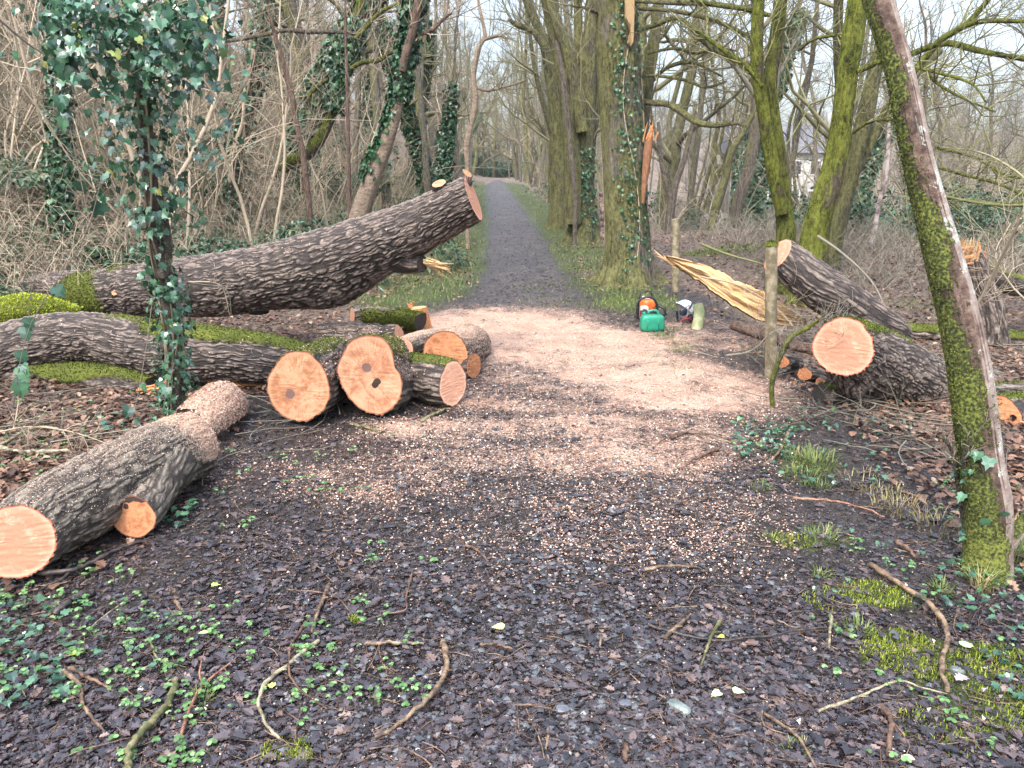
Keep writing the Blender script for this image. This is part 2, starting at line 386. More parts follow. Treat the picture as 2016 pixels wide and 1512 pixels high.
T_BEECH = trunkmat('pale_smooth_bark', (.24, .175, .125), (.44, .34, .25), MOSS2, -.22, (1, 1, 2), fine=14, dk=.12)
T_BROWN = trunkmat('brown_grey_bark', (.075, .06, .048), (.29, .24, .19), MOSS1, .08)
T_DEAD = trunkmat('reddish_dead_bark', (.10, .062, .045), (.32, .22, .165), MOSS1, -.3)
T_WOOD = trunkmat('woodland_bark', (.08, .07, .054), (.32, .29, .22), MOSS1, .20)
def twigmat(name, a, b_):
    m = Mat(name); c = m.ramp(m.island(), [(0, a), (1, b_)])
    m.col(m.mix(m.step(m.objrand(), 0, 1, 0, .35), c, (.07, .06, .045))).rough(.8, .3); return m.m
TW_TAN = twigmat('tan_twig', (.17, .13, .09), (.58, .47, .33))
TW_OLIVE = twigmat('olive_twig', (.10, .095, .05), (.33, .30, .16))
TW_GREY = twigmat('grey_twig', (.09, .08, .06), (.30, .265, .20))
TW_GREEN = twigmat('mossy_twig', (.09, .085, .035), (.25, .25, .10))
IVYM = leafmat('ivy_leaf', [(0, (.016, .05, .03)), (.5, (.038, .115, .058)), (.97, (.09, .20, .10)), (.985, (.22, .28, .06)), (1, (.36, .34, .06))], .24, .9, .1)
IVYD = leafmat('dark_ivy_leaf', [(0, (.012, .04, .018)), (.8, (.035, .10, .04)), (1, (.10, .19, .08))], .35, .5, .1)
EVERG = leafmat('evergreen_leaf', [(0, (.012, .04, .02)), (.8, (.04, .10, .05)), (1, (.08, .17, .09))], .4, .5, .1)
BRAMB = leafmat('bramble_leaf', [(0, (.035, .065, .035)), (.5, (.07, .13, .065)), (.8, (.13, .20, .10)), (1, (.22, .20, .10))], .45, .5, .15)
LITTER = leafmat('wet_dead_leaf', [(0, (.009, .007, .008)), (.45, (.032, .024, .026)), (.85, (.075, .056, .057)), (.97, (.14, .09, .072)), (1, (.24, .17, .14))], .2, .8, .03)
DRYLIT = leafmat('brown_dead_leaf', [(0, (.045, .025, .016)), (.5, (.13, .07, .045)), (.85, (.24, .135, .085)), (1, (.36, .25, .17))], .5, .4, .08)
CHIP = leafmat('sawdust_chip', [(0, (.26, .13, .08)), (.35, (.48, .285, .20)), (.8, (.62, .43, .33)), (1, (.76, .62, .48))], .8, .2, .05)
CHIPP = leafmat('pale_sawdust_chip', [(0, (.36, .22, .15)), (.5, (.52, .38, .28)), (1, (.70, .58, .44))], .8, .2, .05)
GRASSM = leafmat('grass_blade', [(0, (.06, .09, .02)), (.6, (.15, .21, .05)), (.9, (.26, .31, .09)), (1, (.42, .36, .17))], .5, .4, .25)
STRAW = leafmat('dry_grass_blade', [(0, (.22, .16, .07)), (.7, (.42, .34, .18)), (1, (.2, .24, .07))], .6, .3, .2)
HERB = leafmat('herb_leaf', [(0, (.06, .14, .045)), (.7, (.15, .29, .10)), (1, (.30, .44, .20))], .45, .4, .25)
MOSSB = leafmat('bright_moss_frond', [(0, (.14, .18, .01)), (.6, (.40, .46, .04)), (1, (.60, .64, .10))], .8, .2, .2)
MOSSG = leafmat('ground_moss_frond', [(0, (.06, .085, .01)), (.6, (.19, .24, .03)), (1, (.36, .42, .07))], .8, .2, .2)
MOSSF = leafmat('moss_frond', [(0, (.022, .034, .006)), (.6, (.075, .10, .014)), (1, (.19, .22, .035))], .8, .2, .2)
SHARD = leafmat('slate_grit', [(0, (.03, .032, .036)), (.7, (.075, .08, .085)), (1, (.14, .145, .15))], .3, .6, 0)
STICKS = {}
def stickmat(kind):
    if kind not in STICKS:
        a, b_ = {'tan': ((.07, .042, .026), (.27, .185, .11)), 'dark': ((.02, .015, .014), (.075, .055, .045)), 'pale': ((.13, .105, .06), (.38, .33, .21)),
                 'brown': ((.05, .028, .018), (.18, .105, .065)), 'red': ((.13, .055, .03), (.34, .17, .10)), 'mossy': ((.06, .065, .02), (.22, .19, .09))}[kind]
        STICKS[kind] = plain(kind + '_stick', a, .5, b_, 26, b=.5)
    return STICKS[kind]
# ground
def groundmat():
    m = Mat('woodland_floor'); n0 = m.noise(3.5, 5, .65); n1 = m.noise(24, 5, .7); n2_ = m.noise(120, 3, .6); n3 = m.noise(300, 2)
    mud = m.ramp(n1, [(.40, (.010, .008, .007)), (.52, (.042, .033, .029)), (.66, (.11, .088, .076))])
    mud = m.mix(m.step(n2_, .5, .66, 0, .7), mud, (.13, .10, .092))
    pathc = m.ramp(m.math('ADD', m.math('MULTIPLY', n1, .6), m.math('MULTIPLY', n0, .4)), [(.38, (.035, .028, .027)), (.5, (.095, .078, .072)), (.62, (.18, .155, .14))])
    pathc = m.mix(m.step(n2_, .5, .62, 0, .4), pathc, (.03, .022, .02))
    c = m.mix(m.attr('path'), mud, pathc)
    lit = m.ramp(m.math('ADD', m.math('MULTIPLY', n2_, .6), m.math('MULTIPLY', n1, .4)), [(.38, (.045, .032, .023)), (.5, (.18, .13, .093)), (.64, (.40, .31, .23))])
    c = m.mix(m.step(m.math('ADD', m.attr('lit'), m.math('MULTIPLY', m.math('SUBTRACT', n1, .5), .8)), .4, .6), c, lit)
    gr = m.ramp(n2_, [(.3, (.03, .035, .012)), (.6, (.09, .11, .03)), (.8, (.17, .19, .055))])
    c = m.mix(m.step(m.math('ADD', m.attr('green'), m.math('MULTIPLY', m.math('SUBTRACT', m.math('ADD', m.math('MULTIPLY', n0, .5), m.math('MULTIPLY', n1, .6)), .55), 1.7)), .48, .66), c, gr)
    du = m.step(m.math('ADD', m.attr('dust'), m.math('MULTIPLY', m.math('SUBTRACT', m.math('ADD', m.math('MULTIPLY', n1, .45), m.math('MULTIPLY', n2_, .6)), .53), 2.8)), .34, .80)
    dc = m.ramp(m.math('ADD', m.math('MULTIPLY', n3, .6), m.math('MULTIPLY', n0, .4)), [(.35, (.36, .20, .14)), (.5, (.68, .43, .30)), (.64, (.84, .64, .49))])
    c = m.mix(du, c, dc)
    m.col(c)
    wet = m.step(n1, .35, .6, .24, .5); m.rough(m.mix(m.math('MAXIMUM', du, m.attr('lit')), wet, (.85, .85, .85)), .5)
    return m.bump(m.math('ADD', n1, m.math('MULTIPLY', n2_, .6)), 1.0, .05).m
GROUND = groundmat()
# ------------------------------------------------------------------ ground sheet
def ell(x, y, px, py, rx, ry, ang=0.0):
    c = g(px, py); dx, dy = x - c[0], y - c[1]
    ca, sa = math.cos(ang), math.sin(ang)
    return np.exp(-(((dx * ca + dy * sa) / rx) ** 2 + ((-dx * sa + dy * ca) / ry) ** 2))
DUST = [(1000, 650, 1.0, 1.2, .95), (1120, 680, 1.1, .9, .9), (1250, 730, .75, .7, .9), (1060, 730, .8, .6, .55), (1340, 760, .8, .8, .8), (1080, 785, .9, .35, .62), (900, 850, .6, .3, .62), (1120, 840, .7, .3, .62), (1290, 870, .55, .5, .62),
        (1180, 900, .6, .3, .52), (1000, 905, .9, .25, .46), (740, 945, .45, .3, .42), (1230, 1010, .8, .5, .27), (1000, 1000, .9, .5, .16), (1400, 660, .8, .7, .5), (880, 690, .4, .8, .6), (560, 915, .8, .25, .22), (1420, 800, .4, .5, .4)]
HOLE = [(1000, 775, .45, .16), (1170, 790, .45, .10), (920, 735, .2, .2), (1010, 870, .5, .10), (1100, 755, .3, .1)]
def masks(x, y):
    d = 0
    for px, py, rx, ry, wt in DUST: d = np.maximum(d, wt * np.minimum(1, 1.6 * ell(x, y, px, py, rx, ry)))
    for px, py, rx, ry in HOLE: d = d * (1 - .32 * ell(x, y, px, py, rx, ry))
    d = d * (.42 + 1.2 * n2(x, y, 4.2, 5, 61))
    d = np.clip(d - .12 * sstep(.0, .3, n2(x, y, 6, 2, 62) - .5), 0, 1)
    path = sstep(.9, .35, np.abs(x - path_x(y) + .25 * (n2(x, y, .6, 2, 71) - .5))) * sstep(7.5, 10, y)
    lp, lq = x - path_x(y), y
    green = .78 * sstep(.35, .75, np.abs(lp)) * sstep(2.4, 1.5, np.abs(lp)) * sstep(8.5, 13, y) * (1 - .8 * sstep(45, 80, y))
    green += .55 * np.exp(-((lp - 1.3) / .6) ** 2 - ((y - 9.5) / 1.5) ** 2)
    green += .8 * np.exp(-((lp + 1.6) / .8) ** 2 - ((y - 10) / 2) ** 2)
    for px, py, r_, wt in ((1720, 1170, .12, .9), (1800, 1290, .16, 1.), (1960, 1300, .12, 1.), (1990, 1400, .16, .9), (1600, 920, .25, .5), (1250, 600, .5, .4), (1420, 490, .5, 1.), (1600, 1060, .2, .55), (1500, 740, .3, .3), (1850, 1440, .15, .5), (1560, 1480, .1, .4),
                           (180, 650, .5, .5), (130, 860, .5, .35), (60, 1230, .25, .4), (560, 1470, .1, .5)):
        green += wt * ell(x, y, px, py, r_ * 1.5, r_)
    green += .55 * sstep(2.6, 6, -x - foot(y) + 5) * sstep(5, 8, y) * (n2(x, y, .35, 3, 81) * 1.5 - .3)
    green = green * (.55 + .9 * n2(x, y, 1.3, 2, 83))
    lit = sstep(.2, 2.0, -x - foot(y) + 1.2) * sstep(5, 8, y) + sstep(1.5, 2.6, x - .1 * y * 0 - .3) * sstep(1.8, 3.2, y) * .8 + .8 * sstep(.55, .95, np.abs(lp)) * sstep(9, 12, y) + .75 * sstep(-1.5, -2.3, x) * sstep(2.6, 3.6, y) + .4 * sstep(-1.2, -1.8, x) * sstep(5, 6, y)
    return d, np.clip(path, 0, 1), np.clip(green, 0, 1), np.clip(lit, 0, 1)
rr = [.35]
while rr[-1] < 900: rr.append(rr[-1] * (1.0085 if rr[-1] < 14 else 1.02 if rr[-1] < 100 else 1.06))
rr = np.array(rr)
aa = np.concatenate([np.linspace(-180, -50, 40)[:-1], np.linspace(-50, 50, 620), np.linspace(50, 180, 40)[1:-1]])
ar = np.radians(aa)
X = rr[:, None] * np.sin(ar); Y = rr[:, None] * np.cos(ar); Z = H(X, Y)
d_, p_, g_, l_ = masks(X, Y)
Z = Z + d_ * .012 * (n2(X, Y, 9, 2, 91))
G = Geo(); n0, n1 = X.shape
V = np.stack([X, Y, Z], -1).reshape(-1, 3)
i = np.arange(n0 - 1)[:, None] * n1; j = np.arange(n1)[None]; k = (j + 1) % n1
f = np.stack([i + j, i + k, i + n1 + k, i + n1 + j], -1).reshape(-1, 4)
G.add(V, f[:, ::-1], 0, dust=d_, path=p_, green=g_, lit=l_)
c0 = len(V); G.V.append(np.array([[0, 0, hz(0, .3)]])); G.F.append(np.array([[int(a), int(b), c0] for a, b in zip(np.arange(n1), (np.arange(n1) + 1) % n1)])); G.M.append(np.zeros(n1, int))
prop(G.build('ground', GROUND), kind='structure')

# ------------------------------------------------------------------ loose cover on the ground
def scatter(n, px0, px1, y0, y1, p=1.3):          # points in the view wedge, denser near the camera
    p = 1.001 if p == 1 else p; a = R_.random(n); y = (y0 ** (1 - p) + a * (y1 ** (1 - p) - y0 ** (1 - p))) ** (1 / (1 - p))
    x = (px0 + R_.random(n) * (px1 - px0) - CX) / F_ * y * 1.04
    return x, y
def keep(x, y, m): s = R_.random(len(x)) < m; return x[s], y[s]
def stuff(name, G, mat, smooth=False): return prop(G.build(name, mat, None, smooth), kind='stuff')
def flat_leaves(name, tpl, mat, x, y, size, tilt=.35, lift=.008, G=None, mi=0):
    z = H(x, y) + lift * (.5 + R_.random(len(x)) * 2); n = len(x)
    rt = rots(R_.random(n) * 6.283, R_.normal(0, tilt, n), R_.normal(0, tilt * .7, n), n)
    G2 = G or Geo(); inst(G2, tpl[0], tpl[1], np.stack([x, y, z], -1), rt, size, mi)
    if G is None: return stuff(name, G2, mat)
# dead wet leaves
G = Geo()
x, y = scatter(75000, -500, 2500, 1.5, 8.5, 1.9); d, p, gr, li = masks(x, y)
x, y = keep(x, y, (1 - .92 * np.clip(d * 1.3, 0, 1)) * np.clip(2.6 * n2(x, y, 2.3, 3, 5) - .55, .25, 1) * (1 - .6 * gr)); n = len(x)
h = n // 2
flat_leaves('', OAK, 0, x[:h], y[:h], .014 + .044 * R_.random(h) ** 2, .13, .004, G)
flat_leaves('', OVAL, 0, x[h:], y[h:], .007 + .036 * R_.random(n - h) ** 2.2, .18, .004, G)
stuff('dead_leaves', G, LITTER)
x, y = scatter(140000, -400, 2400, 2.0, 17, 1.3); d, p, gr, li = masks(x, y)
x, y = keep(x, y, li * (1 - np.clip(d * 1.3, 0, 1)) * (1 - .9 * p)); n = len(x)
flat_leaves('brown_leaves', OAK, DRYLIT, x, y, .025 + .04 * R_.random(n), .45, .012)
x, y = scatter(50000, 700, 1500, 7.5, 50, 1.2); d, p, gr, li = masks(x, y); x, y = keep(x, y, (.04 + .3 * p) * (1 - d) * (1 - .6 * gr)); n = len(x)
flat_leaves('path_leaves', OVAL, LITTER, x, y, (.02 + .03 * R_.random(n)) * (1 + y / 50), .3, .004)
x, y = scatter(90000, -500, 2500, 1.5, 7, 1.9); d, p, gr, li = masks(x, y); x, y = keep(x, y, (1 - d) * (1 - .5 * gr) * (.4 + .6 * (R_.random(len(x)) > .3))); n = len(x)
flat_leaves('leaf_crumbs', (DIA[0] * [1.5, 1, 1], DIA[1]), LITTER, x, y, .005 + .014 * R_.random(n) ** 2, .4, .003)
# wood chips of the saw, thick on the cutting place and thinly strewn around it
x, y = scatter(420000, 300, 1600, 2.2, 9.5, 1.0); d, p, gr, li = masks(x, y)
x, y = keep(x, y, np.clip(d ** 1.15 * .72, 0, 1)); n = len(x)
print('chips', n)
pale = R_.random(n) < np.clip(1.2 * ell(x, y, 1260, 735, .7, .5) + .06 + .5 * ell(x, y, 920, 870, .5, .3), 0, 1)
for nm, mt, s in (('wood_chips', CHIP, ~pale), ('pale_wood_chips', CHIPP, pale)):
    flat_leaves(nm, QUAD, mt, x[s], y[s], .003 + .0075 * R_.random(s.sum()) ** 2, .5, .004)
x, y = scatter(16000, 150, 1900, 1.7, 6, 1.6); kk = np.exp(-((x - .2) / 1.2) ** 2) * sstep(1.7, 4.3, y)
x, y = keep(x, y, .03 + .24 * kk); n = len(x)
flat_leaves('strewn_wood_chips', QUAD, CHIPP, x, y, .002 + .0036 * R_.random(n) ** 2, .5, .012)
# grit
x, y = scatter(20000, -50, 2100, 1.5, 9, 1.9); x, y = keep(x, y, np.exp(-((x - .15) / .75) ** 2)); n = len(x)
flat_leaves('slate_grit', (np.array([[-.5, -.3, 0], [.4, -.45, .02], [.55, .3, .1], [-.2, .5, .05], [0, 0, .25]]), [[0, 1, 4], [1, 2, 4], [2, 3, 4], [3, 0, 4]]), SHARD, x, y, .008 + .026 * R_.random(n) ** 3, .15, .002)
# small twigs and bark bits
def twiglets(name, n, y0, y1, mat, rad=.0012, ln=(.04, .16), reg=None, lift=.01):
    x, y = scatter(n, -80, 2100, y0, y1, 1.6)
    if reg is not None: x, y = keep(x, y, reg(x, y))
    n = len(x); a = R_.random(n) * 6.283; l = ln[0] + (ln[1] - ln[0]) * R_.random(n) ** 2
    t = np.linspace(0, 1, 5)[None]; bend = R_.normal(0, .12, (n, 1))
    px_ = x[:, None] + l[:, None] * (np.cos(a)[:, None] * t - np.sin(a)[:, None] * bend * np.sin(t * 3.1))
    py_ = y[:, None] + l[:, None] * (np.sin(a)[:, None] * t + np.cos(a)[:, None] * bend * np.sin(t * 3.1))
    P = np.stack([px_, py_, H(px_, py_) + lift * (.5 + R_.random((n, 1)))], -1)
    G = Geo(); G.tube(P, (rad * (.6 + 1.2 * R_.random((n, 1)))) * (1 - .4 * t), 4, False); return stuff(name, G, mat, True)
twiglets('fallen_twigs', 2200, 1.5, 9, stickmat('brown'))
twiglets('tan_fallen_twigs', 420, 1.5, 9, stickmat('tan'), .0016, (.05, .22))
twiglets('long_fallen_twigs', 900, 4, 16, TW_GREY, .003, (.2, .9), lambda x, y: (np.abs(x - path_x(y)) > 1.5) * 1.0, .04)
# herbs with three round leaflets
def clumps(cx, cy, n, r, per):
    k = len(cx); xx = np.repeat(cx, per) + R_.normal(0, 1, k * per) * np.repeat(r, per); yy = np.repeat(cy, per) + R_.normal(0, 1, k * per) * np.repeat(r, per)
    return xx, yy
ROUND = fan([(0, 0), (.34, .15), (.5, .5), (.36, .85), (0, .95), (-.36, .85), (-.5, .5), (-.34, .15)], .15, .12)
pts = []
for px0, px1, py0, py1, k in ((-20, 860, 1100, 1512, 150), (250, 520, 1000, 1180, 26), (1560, 2040, 1060, 1500, 36), (0, 330, 770, 960, 50), (430, 700, 850, 1010, 14), (560, 760, 1020, 1110, 16), (1850, 2040, 940, 1150, 25), (1400, 1560, 820, 900, 12)):
    for _ in range(k): q = g(px0 + R_.random() * (px1 - px0), py0 + R_.random() * (py1 - py0)); pts.append(q[:2])
pts = np.array(pts); pts = pts[n2(pts[:, 0], pts[:, 1], 2.2, 2, 9) > .42]
xx, yy = clumps(pts[:, 0], pts[:, 1], 0, .012 + .024 * R_.random(len(pts)), 4)
n = len(xx); yaw = R_.random(n) * 6.283; sz = .008 + .009 * R_.random(n); zz = H(xx, yy) + .012 + .03 * R_.random(n)
G = Geo()
for q in range(3):
    rt = rots(yaw + q * 2.094, -.15 + R_.normal(0, .12, n), R_.normal(0, .1, n), n)
    inst(G, ROUND[0], ROUND[1], np.stack([xx, yy, zz], -1), rt, sz)
stuff('clover_herbs', G, HERB)
G = Geo(); P = np.stack([np.stack([xx, yy, zz], -1), np.stack([xx + R_.normal(0, .012, n), yy + R_.normal(0, .012, n), H(xx, yy)], -1)], 1)
G.tube(P, np.full((n, 2), .0007), 3, False); stuff('herb_stalks', G, GRASSM)
# ivy and other broad leaves creeping on the ground
G = Geo()
for px0, px1, py0, py1, k, s0, s1 in ((-20, 130, 1180, 1400, 90, .02, .04), (-20, 340, 1180, 1330, 60, .015, .03), (1850, 2040, 1080, 1250, 60, .02, .035), (1600, 1900, 1050, 1200, 50, .012, .025), (1440, 1560, 830, 910, 130, .02, .04),
                                      (1500, 1800, 780, 960, 120, .02, .04), (300, 420, 800, 880, 40, .03, .045), (330, 390, 1005, 1035, 14, .03, .045), (1940, 2040, 1260, 1400, 26, .02, .035), (190, 260, 820, 860, 14, .04, .06)):
    q = np.array([g(px0 + R_.random() * (px1 - px0), py0 + R_.random() * (py1 - py0))[:2] for _ in range(k)])
    flat_leaves('', IVY, 0, q[:, 0], q[:, 1], s0 + (s1 - s0) * R_.random(k), .5, .02, G)
stuff('creeping_ivy', G, IVYM)
# grass: verge of the path, tufts by the right side, straw tufts
x, y = scatter(120000, 500, 1500, 7.5, 45, 1.25); d, p, gr, li = masks(x, y)
x, y = keep(x, y, sstep(.25, .75, gr) * (1 - p) * (1 - d) * .9); n = len(x)
G = Geo(); blades(G, np.stack([x, y, H(x, y) - .005], -1), R_.random(n) * 6.283, .3 + .5 * R_.random(n), (.015 + .045 * R_.random(n) ** 2) * (1 + y / 50), .003 + y * .00035)
stuff('verge_grass', G, GRASSM)
def tufts(name, spots, mat, wd=.004):
    G = Geo()
    for px, py, rad, nb, L0 in spots:
        c = g(px, py); r = rad * np.sqrt(R_.random(nb)); a = R_.random(nb) * 6.283
        x, y = c[0] + r * np.cos(a), c[1] + r * np.sin(a)
        blades(G, np.stack([x, y, H(x, y) - .004], -1), a + R_.normal(0, .6, nb), .4 + .6 * R_.random(nb), L0 * .62 * (.5 + .7 * R_.random(nb)), wd * (.6 + .6 * R_.random(nb)))
    return stuff(name, G, mat)
tufts('grass_tufts', [(1600, 915, .13, 260, .13), (1580, 940, .1, 160, .11), (1560, 900, .1, 120, .1), (1615, 960, .05, 60, .08), (1620, 1060, .1, 130, .08), (1615, 1135, .03, 60, .075), (1690, 1240, .045, 70, .07), (1850, 1165, .035, 60, .09), (400, 1385, .025, 40, .09),
                      (1500, 960, .06, 60, .06), (750, 600, .18, 90, .14), (690, 590, .3, 140, .16), (610, 590, .4, 160, .18), (1500, 700, .2, 60, .09), (1340, 690, .12, 90, .10), (1300, 665, .12, 90, .09), (1320, 650, .1, 60, .09), (1940, 1150, .06, 90, .15), (1990, 1100, .08, 110, .2), (1370, 640, .1, 60, .08),
                      (1420, 500, .6, 500, .1), (1480, 620, .3, 60, .14), (1560, 1480, .05, 60, .05), (30, 880, .2, 90, .12), (1520, 1060, .05, 50, .05), (1330, 720, .15, 70, .07), (1280, 700, .1, 50, .07)], GRASSM)
tufts('dry_grass_tufts', [(1770, 1000, .12, 110, .11), (1740, 970, .1, 60, .1), (1930, 1160, .035, 40, .15), (2000, 1060, .1, 120, .22), (1850, 1040, .12, 90, .12), (40, 560, .5, 500, .45), (120, 540, .5, 400, .4), (1330, 675, .12, 70, .09), (560, 600, .6, 260, .22), (1700, 950, .15, 70, .1)], STRAW)
# moss cushions
G = Geo()
for px, py, rx, nb in ((1720, 1170, .10, 900), (1800, 1290, .13, 1500), (1770, 1260, .08, 600), (1960, 1300, .09, 900), (1990, 1400, .12, 900), (1860, 1440, .1, 400), (560, 1478, .05, 500), (590, 1495, .03, 300), (700, 1222, .015, 160), (1100, 560, .5, 500), (1150, 590, .6, 600), (1250, 600, .5, 500), (1430, 490, .5, 3000), (1590, 520, .3, 600), (1800, 600, .3, 500), (1560, 1065, .07, 300), (1640, 1180, .08, 300)):
    c = g(px, py); r = rx * np.sqrt(R_.random(nb)); a = R_.random(nb) * 6.283
    x, y = c[0] + 1.4 * r * np.cos(a), c[1] + r * np.sin(a); s_ = R_.random(nb) < sstep(.4, .55, n2(x, y, 16, 2, 6)) + .25; x, y = x[s_], y[s_]; m_ = len(x)
    blades(G, np.stack([x, y, H(x, y)], -1), R_.random(m_) * 6.283, .8 * R_.random(m_), .008 + .012 * R_.random(m_), .003 + .0006 * c[1])
stuff('moss_patches', G, MOSSG)
# ------------------------------------------------------------------ logs
def frame(T):
    T = T / np.linalg.norm(T); u = np.cross(T, [0, 0, 1.]); u /= np.linalg.norm(u); v = np.cross(u, T); return u, v
def outline_prof(poly, c, r0):           # traced outline in photo pixels -> radius as a function of angle
    p = np.array(poly, float) - c; a = np.arctan2(-p[:, 1], p[:, 0]); r = np.hypot(p[:, 0], p[:, 1]) / r0
    o = np.argsort(a); a, r = a[o], r[o]; a = np.concatenate([a - 2 * np.pi, a, a + 2 * np.pi]); r = np.tile(r, 3)
    return lambda ph: np.interp((ph + np.pi) % (2 * np.pi) - np.pi, a, r)
def bark_part(name, P, Rr, parent, mat, seed=0, nseg=200, step_=.011, amp=.010, cell=.030, aniso=4.2, prof=None, prof_len=1.0, bulge=None, cutn=(None, None), mossf=None, dustf=None, lichf=None, lump=.06, fall=.5):
    Ln = np.concatenate([[0], np.cumsum(np.linalg.norm(np.diff(P, axis=0), axis=1))]); L0 = Ln[-1]
    nl = max(8, int(L0 / step_)); s = np.linspace(0, L0, nl)
    C = np.stack([np.interp(s, Ln, P[:, k]) for k in range(3)], -1); rad = np.interp(s, Ln, Rr)
    kern = np.ones(7) / 7                   # soften the kinks of the resampling
    for k in range(3):
        c_ = np.convolve(np.pad(C[:, k], 3, mode='reflect', reflect_type='odd'), kern, 'valid'); C[:, k] = c_
    T = np.gradient(C, axis=0); T /= np.linalg.norm(T, axis=1, keepdims=True)
    U = np.cross(T, [0, 0, 1.]); U /= np.linalg.norm(U, axis=1, keepdims=True); W = np.cross(U, T)
    ph = np.arange(nseg) * 2 * np.pi / nseg; rm = rad.mean()
    q = np.stack([np.broadcast_to(np.cos(ph) * rm, (nl, nseg)), np.broadcast_to(np.sin(ph) * rm, (nl, nseg)), np.broadcast_to(s[:, None], (nl, nseg))], -1)
    big = fbm(q * np.array([3, 3, 1.6]) + seed, 3, seed) - .5
    base = rad[:, None] * (1 + lump * 2 * big)
    if prof is not None:
        pf = prof(ph)[None, :]; k = np.clip(1 - s / (prof_len * L0 + 1e-6), 0, 1)[:, None] if prof_len < 1 else 1.0
        base = base * (1 + (pf - 1) * k)
    if bulge:                              # (s fraction, angle, width s, width angle, height)
        for b0, ba, bw, bp, bh in bulge:
            da = (ph - ba + np.pi) % (2 * np.pi) - np.pi
            base = base + bh * np.exp(-((s[:, None] / L0 - b0) / bw) ** 2 - (da[None] / bp) ** 2)
    wp = q + .022 * (np.stack([vnoise(q * 16 + 9, 3), vnoise(q * 16 + 31, 4), vnoise(q * 9 + 57, 5) * 2], -1) - .5)
    pp = wp / cell; pp[..., 2] = wp[..., 2] / (cell * aniso)
    pr = pp * np.array([1.15, 1.15, .62]); r1 = np.abs(2 * vnoise(pr + seed * 3.1, seed) - 1); r2 = np.abs(2 * vnoise(pr * 1.9 + 7.7, seed + 3) - 1); ck = voro(pp * [.8, .8, 1.0] + seed, seed + 9)
    hh = sstep(.02, .42, r1) * (.55 + .45 * sstep(.0, .4, r2)) * (.6 + .4 * sstep(0, .3, ck)); hh = hh * (.65 + .7 * fbm(wp * 60, 2, 12))
    N = U[:, None] * np.cos(ph)[None, :, None] + W[:, None] * np.sin(ph)[None, :, None]
    X0 = C[:, None] + N * base[..., None]
    up = N[..., 2]
    moss = np.clip(mossf(X0, up, s[:, None] / L0, big), 0, 1) if mossf else np.zeros_like(hh)
    dust = np.clip(dustf(X0, up, s[:, None] / L0, big), 0, 1) if dustf else np.zeros_like(hh)
    lich = np.clip(lichf(X0, up, s[:, None] / L0, big), 0, 1) if lichf else np.zeros_like(hh)
    fz = fbm(X0 * 70, 3, 77)
    disp = amp * (hh - .6); mk = sstep(.35, .65, moss + .5 * (fz - .5)); disp = disp * (1 - .7 * mk) + mk * (.010 + .02 * (fz - .3)) * min(1, rm / .12)
    Vx = C[:, None] + N * (base + disp)[..., None]
    rings = {}
    for e, nrm in ((0, cutn[0]), (1, cutn[1])):     # saw planes, oblique where the photograph shows it
        if nrm is None: continue
        nrm = np.array(nrm, float); nrm /= np.linalg.norm(nrm); ax = T[0] if e == 0 else T[-1]; c0 = C[0] if e == 0 else C[-1]
        ring = Vx[0] if e == 0 else Vx[-1]
        sh = -((ring - c0) @ nrm) / (ax @ nrm)
        dd = (s if e == 0 else L0 - s); wgt = np.clip(1 - dd / min(fall, L0 * .9), 0, 1)[:, None]
        Vx = Vx + wgt[..., None] * sh[None, :, None] * ax
    if mossf is not None and rm > .02: FUZZ.append((parent, Vx, N, T, mk, rm))
    G = Geo(); i = np.arange(nl - 1)[:, None] * nseg; j = np.arange(nseg)[None]; k = (j + 1) % nseg
    f = np.stack([i + j, i + S_(nseg) + j, i + nseg + k, i + k], -1).reshape(-1, 4)
    G.add(Vx.reshape(-1, 3), f, 0, h=np.clip(hh, 0, 1), moss=moss, dust=dust, lich=lich)
    if cutn[0] is None: endcap(G, C[0], Vx[0])
    if cutn[1] is None: endcap(G, C[-1], Vx[-1])
    o = G.build(name, mat, parent)
    return o, dict(V=Vx, C=C, T=T, U=U, W=W, s=s, rad=rad, N=N, up=up, dust=dust)
def S_(n): return n
def fuzz(mat=None, n=5000, size=.011):      # the moss is a pelt of short fronds
    out = []
    for parent, Vx, N, T, mk, rm in FUZZ:
        a, b = np.where(mk[:-1] > .5)
        if len(a) < 200: continue
        m_ = min(n, int(len(a) * .6)); s_ = R_.integers(0, len(a), m_); a, b = a[s_], b[s_]; nn = N[a, b]; Y = nn + R_.normal(0, .55, nn.shape); Y /= np.linalg.norm(Y, axis=1, keepdims=True)
        X = np.cross(Y, R_.normal(0, 1, nn.shape)); X /= np.linalg.norm(X, axis=1, keepdims=True); G = Geo(); inst(G, DIA[0], DIA[1], Vx[a, b] - nn * .002, np.stack([X, Y, np.cross(X, Y)], -1), size * (.5 + R_.random(m_)))
        out.append(prop(G.build('moss', mat or MOSSF, parent, False), kind='stuff'))
    FUZZ.clear(); return out
FUZZ = []
